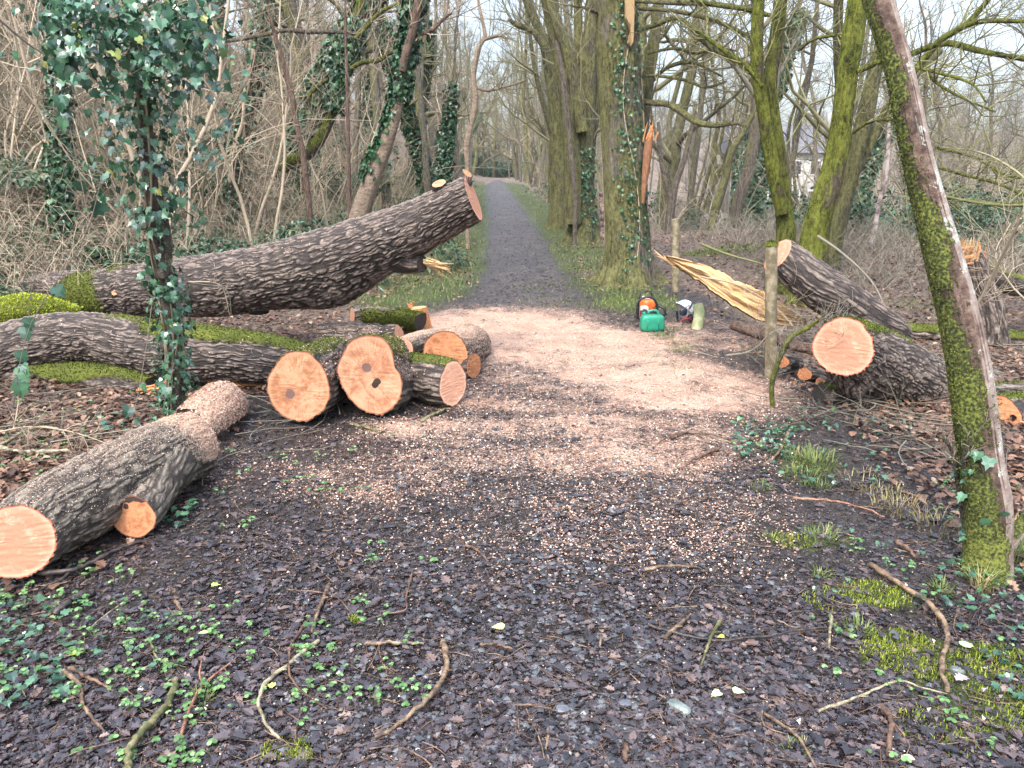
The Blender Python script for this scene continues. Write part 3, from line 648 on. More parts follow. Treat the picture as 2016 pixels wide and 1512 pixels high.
def cut_part(parent, ring, c, mat, e0=True, heart=None, rot=None, rough=.0025, seed=0, name='cut_face'):
    n = len(ring); c = ring.mean(0) * .5 + c * .5; K = 20
    rho = np.linspace(0, 1, K)[1:] ** .8 * .955; rho = np.append(rho, 1.0)
    k_ = np.hanning(2 * (n // 26) + 3); k_ /= k_.sum(); h_ = len(k_) // 2; sm = np.stack([np.convolve(np.concatenate([ring[-h_:, a], ring[:, a], ring[:h_, a]]), k_, 'valid') for a in range(3)], -1)
    ph = np.arange(n) * 2 * np.pi / n
    V = c + rho[:, None, None] * (sm - c)[None]; V[-1] = ring
    uv = np.stack([rho[:, None] * np.cos(ph)[None], rho[:, None] * np.sin(ph)[None]], -1)
    nr = np.cross(ring[0] - c, ring[n // 4] - c); nr /= np.linalg.norm(nr)
    V[:-1] += nr * ((fbm(np.concatenate([uv[:-1] * [3, 22], np.zeros(uv[:-1].shape[:2] + (1,))], -1) + seed, 2, seed) - .5) * rough * 2)[..., None]
    G = Geo(); hv = np.zeros((K, n)); rv = np.zeros((K, n))
    for lst, arr in ((heart, hv), (rot, rv)):
        for (hx, hy, hr, hs) in (lst or []):
            arr += np.exp(-(((uv[..., 0] - hx) ** 2 + (uv[..., 1] - hy) ** 2 * hs) / hr ** 2))
    i = np.arange(K - 1)[:, None] * n; j = np.arange(n)[None]; k = (j + 1) % n
    G.add(V.reshape(-1, 3), np.stack([i + j, i + n + j, i + n + k, i + k], -1).reshape(-1, 4), 0, heart=hv, rot=rv)
    G.V.append(c[None]); G.F.append(np.stack([np.arange(n), (np.arange(n) + 1) % n, np.full(n, G.n)], -1)); G.M.append(np.zeros(n, int)); G.n += 1
    o = G.build(name, mat, parent); me = o.data
    ul = me.uv_layers.new(name='face'); allv = np.vstack([uv.reshape(-1, 2), [[0, 0]]])
    li = np.zeros(len(me.loops), int); me.loops.foreach_get("vertex_index", li); ul.data.foreach_set("uv", allv[li].astype(np.float32).ravel())
    return o
def chips_on(parent, info, dens, n=5000, seed=3, mat=None, size=.0085):
    V = info['V']; nl, ns = V.shape[:2]; rg = np.random.default_rng(seed)
    a, b = rg.integers(0, nl, n * 4), rg.integers(0, ns, n * 4); m_ = dens(V[a, b], info['up'][a, b], info['s'][a] / info['s'][-1])
    k = rg.random(n * 4) < m_; a, b = a[k][:n], b[k][:n]; q = len(a)
    N = info['N'][a, b]; T = info['T'][a]; Bn = np.cross(N, T); th = rg.random(q) * 6.283
    X1 = T * np.cos(th)[:, None] + Bn * np.sin(th)[:, None] + N * rg.normal(0, .3, (q, 1)); X1 /= np.linalg.norm(X1, axis=1, keepdims=True)
    Y1 = np.cross(N, X1); Y1 /= np.linalg.norm(Y1, axis=1, keepdims=True); Z1 = np.cross(X1, Y1)
    pos = V[a, b] + T * rg.normal(0, .006, (q, 1)) + Bn * rg.normal(0, .004, (q, 1)) + N * .003
    G = Geo(); inst(G, QUAD[0], QUAD[1], pos, np.stack([X1, Y1, Z1], -1), size * (.35 + .8 * rg.random(q)))
    return prop(G.build('sawdust', mat or CHIP, parent, False), kind='stuff')
def topmoss(k=1.0, th=.62, nz=1.6, blobs=()):
    def f(X, up, s, big):
        m = k * (up - th) * 2 + nz * (fbm(X * 2.2, 3, 5) - .5)
        for px, py, D, r, a in blobs:
            c = at(px, py, D); m = np.maximum(m, a * np.exp(-(((X - c) ** 2).sum(-1)) / r ** 2) * 1.3 - .0)
        return m
    return f
def log(label, pts, D=None, cat='log', name='felled_log', mat=None, c0=None, c1=None, m0=None, m1=None, n=None, heart0=None, heart1=None, rot0=None, rot1=None, chips=None, group=None, **kw):
    P, Rr = pl(pts, D, n); b = P[len(P) // 2].copy(); b[2] = hz(b[0], b[1])
    t = empty(name, b, label, cat, group)
    o, inf = bark_part('bark', P, Rr, t, mat or BARK, cutn=(c0, c1), **kw)
    if c0 is not None: cut_part(t, inf['V'][0], inf['C'][0], m0 or WOOD_O, True, heart0, rot0, seed=kw.get('seed', 0))
    if c1 is not None: cut_part(t, inf['V'][-1], inf['C'][-1], m1 or WOOD_O, False, heart1, rot1, seed=kw.get('seed', 0) + 3)
    for q in (chips or []): chips_on(t, inf, *q)
    return t, inf
def stub(t, pts, D, nrm, mat, bm=None, n=8, seed=0, nseg=60, name='branch_stub', rot=None, heart=None, **kw):
    P, Rr = pl(pts, D, n)
    o, inf = bark_part(name, P, Rr, t, bm or BARK, seed=seed, nseg=nseg, step_=.008, amp=.006, cell=.022, cutn=(None, nrm), fall=.2, **kw)
    if nrm is not None: cut_part(o, inf['V'][-1], inf['C'][-1], mat, False, heart, rot, .001)
    return o, inf
def splinters(parent, c, d, n, L0, spread, wid, mat, name='splintered_wood', seed=1):   # torn fibres
    rg = np.random.default_rng(seed); d = np.array(d, float); d /= np.linalg.norm(d); a = np.cross(d, [0.1, .2, 1]); a /= np.linalg.norm(a); b = np.cross(d, a)
    G = Geo()
    for _ in range(n):
        o = c + a * rg.normal(0, spread) + b * rg.normal(0, spread); l = L0 * (.3 + .9 * rg.random()); dd = d + a * rg.normal(0, .16) + b * rg.normal(0, .16)
        w_ = wid * (.4 + rg.random()); P = np.array([o - d * l * .35, o + dd * l * .3, o + dd * l * .75, o + dd * l]); capless_tube(G, P, np.array([w_, w_, w_ * .6, .0008]), 5)
    return G.build(name, mat, parent, False)
V3 = lambda *a: np.array(a, float)
OUT_A = [(588, 694), (612, 697), (634, 712), (646, 735), (652, 762), (650, 785), (640, 805), (622, 820), (600, 832), (575, 832), (552, 822), (536, 806), (525, 785), (522, 762), (527, 740), (540, 722), (556, 706), (572, 696)]
OUT_B = [(662.8, 724.7), (675.7, 695), (699.5, 673), (729, 663.6), (751, 667), (767, 683), (777, 703), (780, 722), (790.8, 738.6), (793.8, 758.4), (786.8, 786), (771, 806), (751, 818), (723, 815), (697.5, 800), (677.7, 774), (665.8, 750.5)]
WOOD_RL = woodmat('light_rosy_cut_wood', (.86, .56, .40), (.66, .34, .21), (.42, .15, .08), 5.3, .3)
# the two big round sections facing the camera
log('thick round log section with one dark heart spot, left of the notched one', [(589, 763, 66, 4.66), (625, 745, 62, 5.0), (655, 727, 58, 5.4)], seed=3, c0=V3(-.12, -1, .1), m0=WOOD_O, prof=outline_prof(OUT_A, (589, 763), 66),
    heart0=[(-.28, -.2, .19, 1)], mossf=topmoss(.9, .7, 1.5), mat=BARK, lump=.02, chips=[(lambda X, u, s: .7 * (u > .2), 1500, 5)])
log('heart-shaped log section with a notch in its right edge and two dark spots', [(728, 742, 72, 4.74), (745, 741, 71, 4.95), (766, 737, 66, 5.25)], seed=5, c0=V3(-.05, -1, .08), m0=WOOD_P, prof=outline_prof(OUT_B, (728, 742), 72), prof_len=1,
    heart0=[(-.08, .22, .17, 1.4)], rot0=[(.22, -.12, .12, 1.5), (.12, -.22, .09, 1)], mossf=topmoss(.8, .65, 2.0), mat=BARK_PALE, lump=.015, chips=[(lambda X, u, s: .9 * (u > -.1), 2600, 6)])
log('dark barked log with a tall narrow oval cut face right of the notched section', [(892, 757, 44, 5.0), (862, 752, 47, 5.08), (828, 748, 48, 5.2), (795, 745, 48, 5.35)], seed=8, c0=V3(.84, -.55, .05), m0=WOOD_RL,
    mossf=topmoss(1.4, .72, .9), mat=BARK, lump=.03, amp=.014, chips=[(lambda X, u, s: .35 * (u > .1), 300, 7)])
log('small dark log with a narrow oval cut face beside the sawdust', [(933, 720, 25, 5.75), (912, 724, 28, 5.85), (888, 728, 29, 6.0)], seed=9, c0=V3(.84, -.52, 0), m0=WOOD_D, mat=BARK, lump=.02)
tE, iE = log('forked log dusted with wood chips, its big half-hidden cut face behind the others', [(877, 698, 47, 5.75), (895, 694, 47, 6.05), (915, 686, 46, 6.4), (925, 682, 44, 6.6)], seed=12, c0=V3(-.25, -1, .05), m0=WOOD_D,
    mat=BARK_PALE, lump=.03, dustf=lambda X, u, s, b: .35 + .5 * u + .2 * b, chips=[(lambda X, u, s: .95 * (u > -.2), 3600, 8)])
stub(tE, [(905, 676, 26), (865, 672, 27), (825, 677, 25), (790, 688, 23)], (6.3, 5.85), V3(-.25, -1, .1), WOOD_R, BARK_PALE, seed=14, n=14, name='side_branch', dustf=lambda X, u, s, b: .25 + .5 * u)
log('dark furrowed log lying crosswise behind the cut sections', [(632, 664, 27, 6.6), (700, 662, 29, 6.55), (750, 664, 26, 6.5), (786, 657, 18, 6.45)], seed=15, c1=V3(.9, -.3, .3), m1=WOOD_R, mat=BARK, amp=.014, chips=[(lambda X, u, s: .5 * (u > .2), 500, 9)])
tG, iG = log('moss covered log with a flat split top lying behind the cut sections', [(694, 621, 21, 7.5), (740, 620, 24, 7.4), (790, 624, 23, 7.3), (828, 630, 19, 7.2)], seed=17, c0=V3(-1, -.35, .1), m0=WOOD_R, mat=BARK,
    mossf=lambda X, u, s, b: .55 + .25 * s - .3 * (u > .75) + 1.3 * (fbm(X * 5, 2, 3) - .5), prof=lambda ph: np.where(np.sin(ph) > .55, .55 / np.maximum(np.sin(ph), .55) * 1.0, 1.0), lump=.02)
# wedge of fresh wood
def prism(name, top, low, mats, parent):
    G = Geo(); n = len(top); V = np.vstack([top, low]); i = np.arange(n)
    G.add(V, np.stack([i, i + n, (i + 1) % n + n, (i + 1) % n], -1), 1); G.add(V, [list(range(n))], 0); G.add(V, [list(range(2 * n - 1, n - 1, -1))], 1)
    return G.build(name, mats, parent, False)
bw = g(826, 645)
t = empty('tree_stump', bw, 'small freshly cut stump with a pale top and orange side', 'stump')
cx_ = at(818, 612, 7.35); topz = at(818, 606, 7.4)[2]
a = np.linspace(0, 2 * np.pi, 15)[:-1]; rg = np.random.default_rng(2)
top = np.stack([cx_[0] + .105 * np.cos(a) * (1 + .1 * rg.normal(size=14)), 7.4 + .09 * np.sin(a), topz + .012 * np.cos(a)], -1)
low = np.stack([cx_[0] + .02 + .14 * np.cos(a) * (1 + .1 * rg.normal(size=14)), 7.4 + .13 * np.sin(a), np.full(14, bw[2] - .03)], -1)
prism('stump_wood', top, low, [TORN_Y, TORN_O], t); splinters(t, top.mean(0) + V3(-.06, 0, 0), (-.6, 0, .5), 9, .05, .03, .008, TORN_O, seed=8)
# foreground log with its big branch stub
dH = lambda X, u, s, b: .22 + .35 * u + .9 * sstep(.72, 1.0, s) * (u > -.3) + .3 * b - .45 * np.exp(-((s - .1) / .25) ** 2) * (u < .1)
tH, iH = log('long grey-brown log in the left foreground, its far end heaped with sawdust', [(30, 1068, 74, 2.72), (90, 1022, 77, 2.88), (160, 985, 78, 3.06), (230, 948, 76, 3.27), (300, 912, 72, 3.48), (350, 886, 68, 3.68), (384, 872, 64, 3.84)], seed=21, nseg=300, step_=.006,
    c0=V3(.15, -1, .12), m0=WOOD_R, mat=BARK_PALE, amp=.009, cell=.022, aniso=2.6, dustf=dH, lump=.07, c1=V3(.5, .8, .0),
    chips=[(lambda X, u, s: np.clip((u > -.1) * (.15 + .9 * sstep(.6, .95, s)), 0, 1), 9000, 10, CHIPP, .0042), (lambda X, u, s: (u > -.1) * sstep(.75, .97, s), 9000, 11, CHIP, .007)])
stub(tH, [(330, 905, 60), (303, 950, 56), (280, 990, 52), (262, 1018, 47)], (3.5, 3.05), V3(-.1, -1, .25), WOOD_D, BARK_PALE, seed=22, n=16, nseg=140, dustf=lambda X, u, s, b: .25 + .3 * u, rot=[(.25, .95, .42, 1.6), (-.5, .9, .3, 1.4), (.3, .45, .13, 1)], prof=lambda ph: 1 - .12 * np.abs(np.sin(ph)))
log('short log buried in sawdust, behind the long foreground log', [(380, 842, 44, 4.25), (402, 826, 48, 4.35), (428, 806, 50, 4.55), (440, 798, 46, 4.7), (447, 793, 36, 4.76)], seed=25, mat=BARK_PALE, dustf=lambda X, u, s, b: .55 + .5 * u,
    chips=[(lambda X, u, s: 1.0 * (u > -.3), 9000, 13, CHIP, .009), (lambda X, u, s: .8 * (u > -.2), 3000, 14, CHIPP, .008)])
# leaning trunk over the path
tL, iL = log('huge dark fallen trunk reaching out towards the path, sawn end raised', [(-160, 600, 20, 8.6), (0, 588, 24, 8.1), (110, 575, 38, 7.7), (212, 577, 46, 7.4), (350, 566, 57, 7.0), (430, 560, 62, 6.8), (500, 549, 62, 6.65), (600, 527, 63, 6.5), (700, 496, 61, 6.4), (790, 463, 56, 6.3), (860, 428, 50, 6.22), (932, 391, 46, 6.1)], seed=31,
    name='fallen_tree', cat='fallen tree', nseg=360, step_=.007, c1=V3(.92, -.13, .34), m1=WOOD_R, mat=BARK, amp=.014, cell=.019, aniso=3.8, lump=.05, bulge=[(.49, -1.5, .02, .5, .10), (.80, -1.6, .055, .6, .12)],
    mossf=topmoss(.0, .5, .9, [(160, 600, 7.3, .35, .9), (240, 540, 7.3, .2, .55)]), chips=[(lambda X, u, s: .3 * (u > .2) * (s > .3), 700, 15, CHIPP, .009)])
stub(tL, [(770, 500, 34), (800, 512, 27), (822, 518, 20), (832, 519, 15)], (6.32, 6.2), None, None, seed=33, n=10, nseg=90)
ol = splinters(tL, at(850, 519, 6.17), at(893, 531, 6.1) - at(835, 512, 6.2), 26, .16, .018, .009, TORN_Y, seed=4)
stub(tL, [(502, 575, 32), (508, 600, 24), (510, 616, 19)], (6.65, 6.6), None, None, seed=34, n=8, nseg=80)
stub(tL, [(872, 395, 20), (867, 375, 17), (864, 361, 15)], (6.2, 6.12), V3(-.25, -.45, .85), WOOD_P, seed=35, n=6)
stub(tL, [(915, 362, 14), (919, 350, 12), (920, 341, 10)], (6.15, 6.15), V3(.5, -.4, .8), WOOD_D, seed=36, n=6)
for x0, y0, x1, y1, s_ in ((222, 600, 226, 576, 37), (262, 608, 260, 587, 38)): stub(tL, [(x0, y0, 7), (x1, y1, 6)], (7.15, 7.0), V3(.1, -.8, .5), WOOD_P, seed=s_, n=5, nseg=24)
# second, curved trunk in front of it
tC, iC = log('long mossy-backed curved trunk arching over the ground below the huge one', [(-140, 735, 60, 5.9), (-60, 722, 62, 5.85), (0, 701, 60, 5.8), (80, 676, 54, 5.75), (180, 665, 48, 5.7), (300, 688, 56, 5.6), (400, 697, 55, 5.5), (500, 706, 49, 5.45), (580, 722, 46, 5.45), (650, 738, 42, 5.5), (672, 742, 36, 5.52)], seed=41,
    name='fallen_tree', cat='fallen tree', nseg=340, step_=.007, mat=BARK, amp=.014, cell=.019, aniso=3.4, lump=.08, mossf=lambda X, u, s, b: np.maximum(2.4 * (u - .80) + 1.5 * (fbm(X * 2.5, 2, 9) - .5), 2.3 * (u - .52) * sstep(.52, .62, s) + .9 * (fbm(X * 4, 2, 4) - .5)),
    chips=[(lambda X, u, s: .25 * (u > .2), 500, 16, CHIPP, .008)])
stub(tC, [(40, 735, 42), (110, 745, 34), (180, 750, 32), (250, 755, 26), (296, 762, 16)], (5.75, 5.35), None, None, seed=43, n=26, nseg=120, name='lower_limb', mossf=lambda X, u, s, b: 1.2 * (u - .1) - 2.2 * np.abs(s - .55) + .45 + 1.2 * (fbm(X * 4, 2, 4) - .5))
splinters(tC, at(290, 768, 5.3), (1, -.1, .15), 16, .22, .02, .008, TORN_O, seed=5); splinters(tC, at(440, 752, 5.4), (1, -.1, 0), 22, .34, .022, .010, TORN_O, seed=6)
fuzz()
log('short limb smothered in bright yellow-green moss between the two fallen trunks', [(-80, 635, 20, 6.6), (0, 617, 27, 6.5), (60, 607, 25, 6.5), (110, 609, 18, 6.55), (160, 617, 9, 6.6)], seed=44, name='mossy_limb', cat='branch', nseg=120, mat=BARK, mossf=lambda X, u, s, b: 1.2 + 0 * u, lump=.3)
fuzz(MOSSB, 12000, .016)
# right-hand side
tR, iR = log('big fallen trunk right of the fence with a round rosy cut face', [(1660, 685, 55, 4.88), (1685, 696, 60, 5.08), (1725, 716, 65, 5.25), (1780, 745, 67, 5.4), (1830, 776, 66, 5.5), (1880, 808, 63, 5.58), (1960, 850, 58, 5.75), (2060, 890, 50, 6.0)], seed=51, name='fallen_tree', cat='fallen tree', nseg=300, step_=.007,
    c0=V3(-.40, -1, .10), m0=WOOD_R, mat=BARK, amp=.014, cell=.024, aniso=2.2, lump=.03, bulge=[(.10, -1.45, .05, .6, .09)], mossf=lambda X, u, s, b: 1.7 * (u - .62) + 1.5 * (fbm(X * 3, 2, 8) - .5) + .1,
    lichf=lambda X, u, s, b: 1.1 * np.exp(-(((X - at(1812, 735, 5.1)) ** 2).sum(-1)) / .09 ** 2), chips=[(lambda X, u, s: .3, 700, 17, CHIPP, .006)])
log('upper fallen trunk on the right, its cut end rising behind the mossy-topped post', [(1531, 502, 36, 6.65), (1575, 536, 40, 6.58), (1630, 577, 43, 6.5), (1690, 615, 40, 6.5), (1740, 643, 34, 6.5), (1775, 663, 24, 6.55)], seed=53, name='fallen_tree', cat='fallen tree', nseg=240, c0=V3(-.88, -.12, .58), m0=WOOD_R, mat=BARK, amp=.013, lump=.03,
    mossf=topmoss(.3, .6, 1.3))
# torn slab
tS = empty('torn_plank', g(1480, 640), 'long torn slab of pale yellow wood lying behind the fence', 'split wood')
up_ = [(1311, 503), (1339, 509), (1378, 519), (1424, 536), (1446, 553), (1479, 564), (1503, 573), (1535, 594), (1588, 629)]; lo_ = [(1314, 509), (1342, 531), (1374, 550), (1407, 576), (1440, 600), (1474, 620), (1504, 632), (1540, 640), (1588, 638)]
nq = 90; u_ = np.linspace(0, 8, nq); V = []
for j_ in np.linspace(0, 1, 26):
    pu = np.stack([np.interp(u_, range(9), [q[k] for q in up_]) for k in (0, 1)], -1); pw = np.stack([np.interp(u_, range(9), [q[k] for q in lo_]) for k in (0, 1)], -1)
    jit = 9 * (n2(u_ * 3.3, u_ * 0 + 3, 1, 3, 4) - .5) * (1 if j_ in (0, 1) else .3)
    V.append([at(a_[0] * (1 - j_) + b_[0] * j_, a_[1] * (1 - j_) + b_[1] * j_ + q, 7.5 - .09 * k) + V3(0, .16 * (n2(np.array([k * .45]), np.array([j_ * 9]), 1, 3, 2)[0] - .5), 0) for k, a_, b_, q in zip(u_, pu, pw, jit)])
V = np.array(V); n0_, n1_ = V.shape[:2]
G = Geo(); i = np.arange(n0_ - 1)[:, None] * n1_; j = np.arange(n1_ - 1)[None]
f = np.stack([i + j, i + n1_ + j, i + n1_ + j + 1, i + j + 1], -1).reshape(-1, 4)
G.add(V.reshape(-1, 3), f, 0); Vb = V + V3(.01, .09, -.02); G.add(Vb.reshape(-1, 3), f[:, ::-1], 1)
for row in (0, n0_ - 1):
    q = np.concatenate([V[row], Vb[row]]); m_ = np.arange(n1_ - 1); G.add(q, np.stack([m_, m_ + 1, m_ + 1 + n1_, m_ + n1_], -1), 1)
for c_ in (0, n1_ - 1):
    q = np.concatenate([V[:, c_], Vb[:, c_]]); m_ = np.arange(n0_ - 1); G.add(q, np.stack([m_, m_ + 1, m_ + 1 + n0_, m_ + n0_], -1), 1)
G.build('torn_wood', [TORN_Y, T_GREEN], tS)
splinters(tS, at(1322, 515, 7.5), at(1300, 500, 7.6) - at(1330, 520, 7.5), 5, .2, .01, .007, TORN_Y, seed=9)
log('rotten reddish branch lying beside the fence post with a broken orange end', [(1441, 640, 9, 6.25), (1470, 648, 11, 6.15), (1520, 664, 12, 6.0), (1570, 681, 11, 5.85), (1625, 694, 11, 5.7)], seed=55, name='broken_branch', cat='branch', nseg=60, mat=T_DEAD, amp=.006, lump=.12)
tM, iM = log('short green-barked log standing against the helmet', [(1374, 602, 10, 7.75), (1377, 620, 10.5, 7.68), (1372, 645, 10, 7.6), (1366, 664, 8, 7.55)], seed=56, nseg=60, mat=plain('pale_green_bark', (.20, .22, .10), .8, (.34, .34, .19), 14, b=.4), amp=.003, lump=.05)
log('thin log end with a pale cut, low down behind the moss-topped post', [(1540, 712, 13, 5.9), (1570, 716, 14, 6.1)], seed=57, c0=V3(-.3, -1, .1), m0=WOOD_D, nseg=60)
log('thin log end with an orange cut under the big fallen trunk', [(1584, 737, 13, 5.45), (1615, 742, 14, 5.6), (1650, 748, 14, 5.75)], seed=58, c0=V3(-.5, -1, .1), m0=WOOD_D, nseg=60)
log('smallest orange log end under the big fallen trunk', [(1614, 752, 8, 5.35), (1635, 755, 9, 5.5)], seed=59, c0=V3(-.2, -1, .1), m0=WOOD_R, nseg=40)
log('dark mossy log lying flat beneath the big fallen trunk', [(1612, 776, 20, 5.15), (1660, 785, 24, 5.2), (1720, 792, 24, 5.25), (1800, 800, 22, 5.35)], seed=60, nseg=120, mossf=topmoss(.6, .5, 1.2))
log('pinkish barked log lying behind the big fallen trunk', [(1795, 712, 18, 6.0), (1840, 722, 22, 5.95), (1890, 735, 24, 5.9), (1960, 752, 24, 5.85)], seed=61, nseg=140, mat=BARK_PALE)
log('rough barked log with an orange cut end behind the near leaning tree', [(1962, 824, 42, 4.7), (1985, 822, 43, 4.9), (2030, 818, 42, 5.1), (2090, 812, 42, 5.2)], seed=62, c0=V3(-.5, -1, .1), m0=WOOD_D, nseg=200, amp=.014, mossf=topmoss(1.2, .75, .7))
log('grey log with a moss stripe at the right edge, resting on the rough log', [(1940, 770, 14, 5.3), (1990, 768, 16, 5.35), (2080, 766, 17, 5.4)], seed=63, nseg=100, mat=BARK_PALE, mossf=topmoss(1.2, .75, .5))
log('long fallen limb with a bright moss back crossing behind the leaning mossy tree', [(1690, 640, 10, 7.3), (1760, 652, 15, 7.2), (1850, 660, 19, 7.1), (1930, 664, 18, 7.0), (2016, 672, 17, 6.9), (2080, 676, 16, 6.9)], seed=64, name='mossy_limb', cat='branch', nseg=120, mossf=lambda X, u, s, b: 2.2 * (u - .3) + .3)
fuzz()
# broken stump with a snapped limb, far right
t, inf = log('snapped stump with a ragged splintered top leaning at the right edge', [(1950, 690, 36, 6.9), (1942, 620, 32, 6.9), (1925, 560, 27, 6.9), (1908, 508, 27, 6.9)], seed=65, name='broken_stump', cat='stump', nseg=140, mat=BARK, amp=.016, lump=.12, mossf=topmoss(.0, .2, 1.6))
splinters(t, at(1905, 505, 6.85), (-.25, -.1, 1), 60, .13, .06, .012, TORN_O, seed=11); splinters(t, at(1893, 505, 6.8), (-.9, -.2, -.1), 30, .12, .05, .012, TORN_O, seed=12); splinters(t, at(1900, 497, 6.8), (-.1, -.3, 1), 26, .13, .04, .011, TORN_Y, seed=13)
log('mossy trunk propped on the snapped stump, running off the right edge', [(1925, 530, 21, 7.0), (1960, 550, 20, 7.0), (1990, 560, 20, 7.1), (2060, 575, 21, 7.3)], seed=66, name='fallen_tree', cat='fallen tree', nseg=120, mat=BARK_PALE, mossf=topmoss(.5, .2, 1.4))
# ------------------------------------------------------------------ traced trees
def wob(P0, d, L, r0, r1, n, rg, curl=.25, up=.15):      # a wandering branch
    P = [np.array(P0, float)]; d = np.array(d, float); d /= np.linalg.norm(d)
    for i in range(n - 1):
        d = d + rg.normal(0, curl, 3) * .5; d[2] += up * .3; d /= np.linalg.norm(d); P.append(P[-1] + d * L / (n - 1))
    t = np.linspace(0, 1, n); return np.array(P), r0 * (1 - t) + r1 * t
def twigs(G, P, Rr, n, L, rg, depth=2, r=.006, spread=1.0, up=.3, lo=.15, sides=4, minr=.0012):
    """side shoots along a limb; every shoot carries finer ones"""
    lev = [(P, Rr)]; T = []
    def spawn(P, Rr, n, L, dep):
        for _ in range(n):
            k = lo + (1 - lo) * rg.random(); i = min(int(k * (len(P) - 1)), len(P) - 2); f = k * (len(P) - 1) - i
            p = P[i] * (1 - f) + P[i + 1] * f; ax = P[i + 1] - P[i]; ax /= np.linalg.norm(ax) + 1e-9
            o = rg.normal(0, 1, 3); o -= ax * (o @ ax); o /= np.linalg.norm(o)
            d = ax * (.55 + .4 * rg.random()) + o * spread; d[2] += up
            l = L * (.4 + .8 * rg.random()); r0 = min(Rr[i] * .7, r * (l / L) ** .5)
            q, rr_ = wob(p, d, l, max(r0, minr * 1.3), minr, 6, rg, .3, up)
            T.append((q, rr_))
            if dep > 1: spawn(q, rr_, max(2, int(3 + 3 * rg.random())), L * .48, dep - 1)
    spawn(P, Rr, n, L, depth)
    if T: G.tube(np.array([t[0] for t in T]), np.array([t[1] for t in T]), sides, False)
def rough_tube(G, P, Rr, S=24, seed=0, amp=.06, step_=.05, flare=None):
    Ln = np.concatenate([[0], np.cumsum(np.linalg.norm(np.diff(P, axis=0), axis=1))]); nl = max(8, int(Ln[-1] / step_)); s = np.linspace(0, Ln[-1], nl)
    C = np.stack([np.interp(s, Ln, P[:, k]) for k in range(3)], -1); rad = np.interp(s, Ln, Rr)
    T = np.gradient(C, axis=0); T /= np.linalg.norm(T, axis=1, keepdims=True); U = np.cross(T, [.15, 1., .1]); U /= np.linalg.norm(U, axis=1, keepdims=True); W = np.cross(U, T)
    ph = np.arange(S) * 2 * np.pi / S; N = U[:, None] * np.cos(ph)[None, :, None] + W[:, None] * np.sin(ph)[None, :, None]
    q = np.stack([np.broadcast_to(np.cos(ph), (nl, S)), np.broadcast_to(np.sin(ph), (nl, S)), np.broadcast_to(s[:, None] * 1.4, (nl, S))], -1)
    b = rad[:, None] * (1 + amp * 2.4 * (fbm(q * 1.6 + seed * 2.3, 3, seed) - .5))
    if flare:
        for fa, fw, fh, fl in flare: b = b + fh * np.exp(-s[:, None] / fl) * np.exp(-(((ph[None] - fa + np.pi) % (2 * np.pi) - np.pi) / fw) ** 2)
    fine = fbm(np.stack([q[..., 0] * 9, q[..., 1] * 9, q[..., 2] * 2.2], -1) + seed, 3, seed + 4) - .5
    rg_ = np.abs(2 * vnoise(np.stack([q[..., 0] * 7, q[..., 1] * 7, q[..., 2] * 2.0], -1) + seed, seed + 6) - 1)
    X0 = C[:, None] + N * (b * (1 + .08 * fine) + min(.014, Rr.max() * .06) * (sstep(0, .45, rg_) - .6) * (S < 140 or S > 180))[..., None]
    i = np.arange(nl - 1)[:, None] * S; j = np.arange(S)[None]; k = (j + 1) % S
    G.add(X0.reshape(-1, 3), np.stack([i + j, i + k, i + S + k, i + S + j], -1).reshape(-1, 4)); endcap(G, C[-1], X0[-1])
    return C, rad, N, X0
def traced(label, name, cat, limbs, mat, twm=None, tw=(6, .8, 2, .006), group=None, S=20, grow=5.0, crown=True, bough=None, seed=1, flare=None, amp=.05, root=True, up=.3, rs=.05):
    """limbs: list of (points, D); the first is the trunk and is rooted in the ground. Parts: trunk, limb, crown"""
    rg = np.random.default_rng(seed); first = True; t = None; CG = Geo(); outs = []
    for k, (pts, D) in enumerate(limbs):
        P, Rr = pl(pts, D)
        if k == 0:
            if root:
                zb = hz(P[0][0], P[0][1]) - .08
                if P[0][2] > zb: P = np.vstack([[P[0][0], P[0][1], zb], P]); Rr = np.concatenate([[Rr[0] * 1.1], Rr])
            t = empty(name, (P[0][0], P[0][1], P[0][2] + .08), label, cat, group)
        if pts[-1][1] < 10 and grow > 0:         # leaves the frame at the top: let it go on growing
            d = P[-1] - P[-3]; d /= np.linalg.norm(d); q, r_ = wob(P[-1], d, grow, Rr[-1], Rr[-1] * .35, 9, rg, .12, .1)
            P = np.vstack([P, q[1:]]); Rr = np.concatenate([Rr, r_[1:]])
        G = Geo(); out = rough_tube(G, P, Rr, S if Rr.max() > .03 else 10, seed + k, amp, rs if k == 0 else .05, flare if k == 0 else None)
        G.build('trunk' if k == 0 else 'limb', mat, t); outs.append((P, Rr, out))
        if crown: twigs(CG, P, Rr, int(tw[0] * (1 if k else 1.3)), tw[1], rg, tw[2], tw[3], up=up, lo=.25 if k == 0 else .1)
    if bough:
        for pts, D in bough:             # every bough is a limb of its own
            P, Rr = pl(pts, D); b_ = Geo(); rough_tube(b_, P, Rr, 10, seed + 7, .05, .08); b_.build('limb', mat, t)
            twigs(CG, P, Rr, tw[0], tw[1] * .8, rg, tw[2], tw[3], up=up, lo=.1); outs.append((P, Rr, None))
    if crown and CG.n: CG.build('crown', twm or TW_OLIVE, t)
    return t, outs
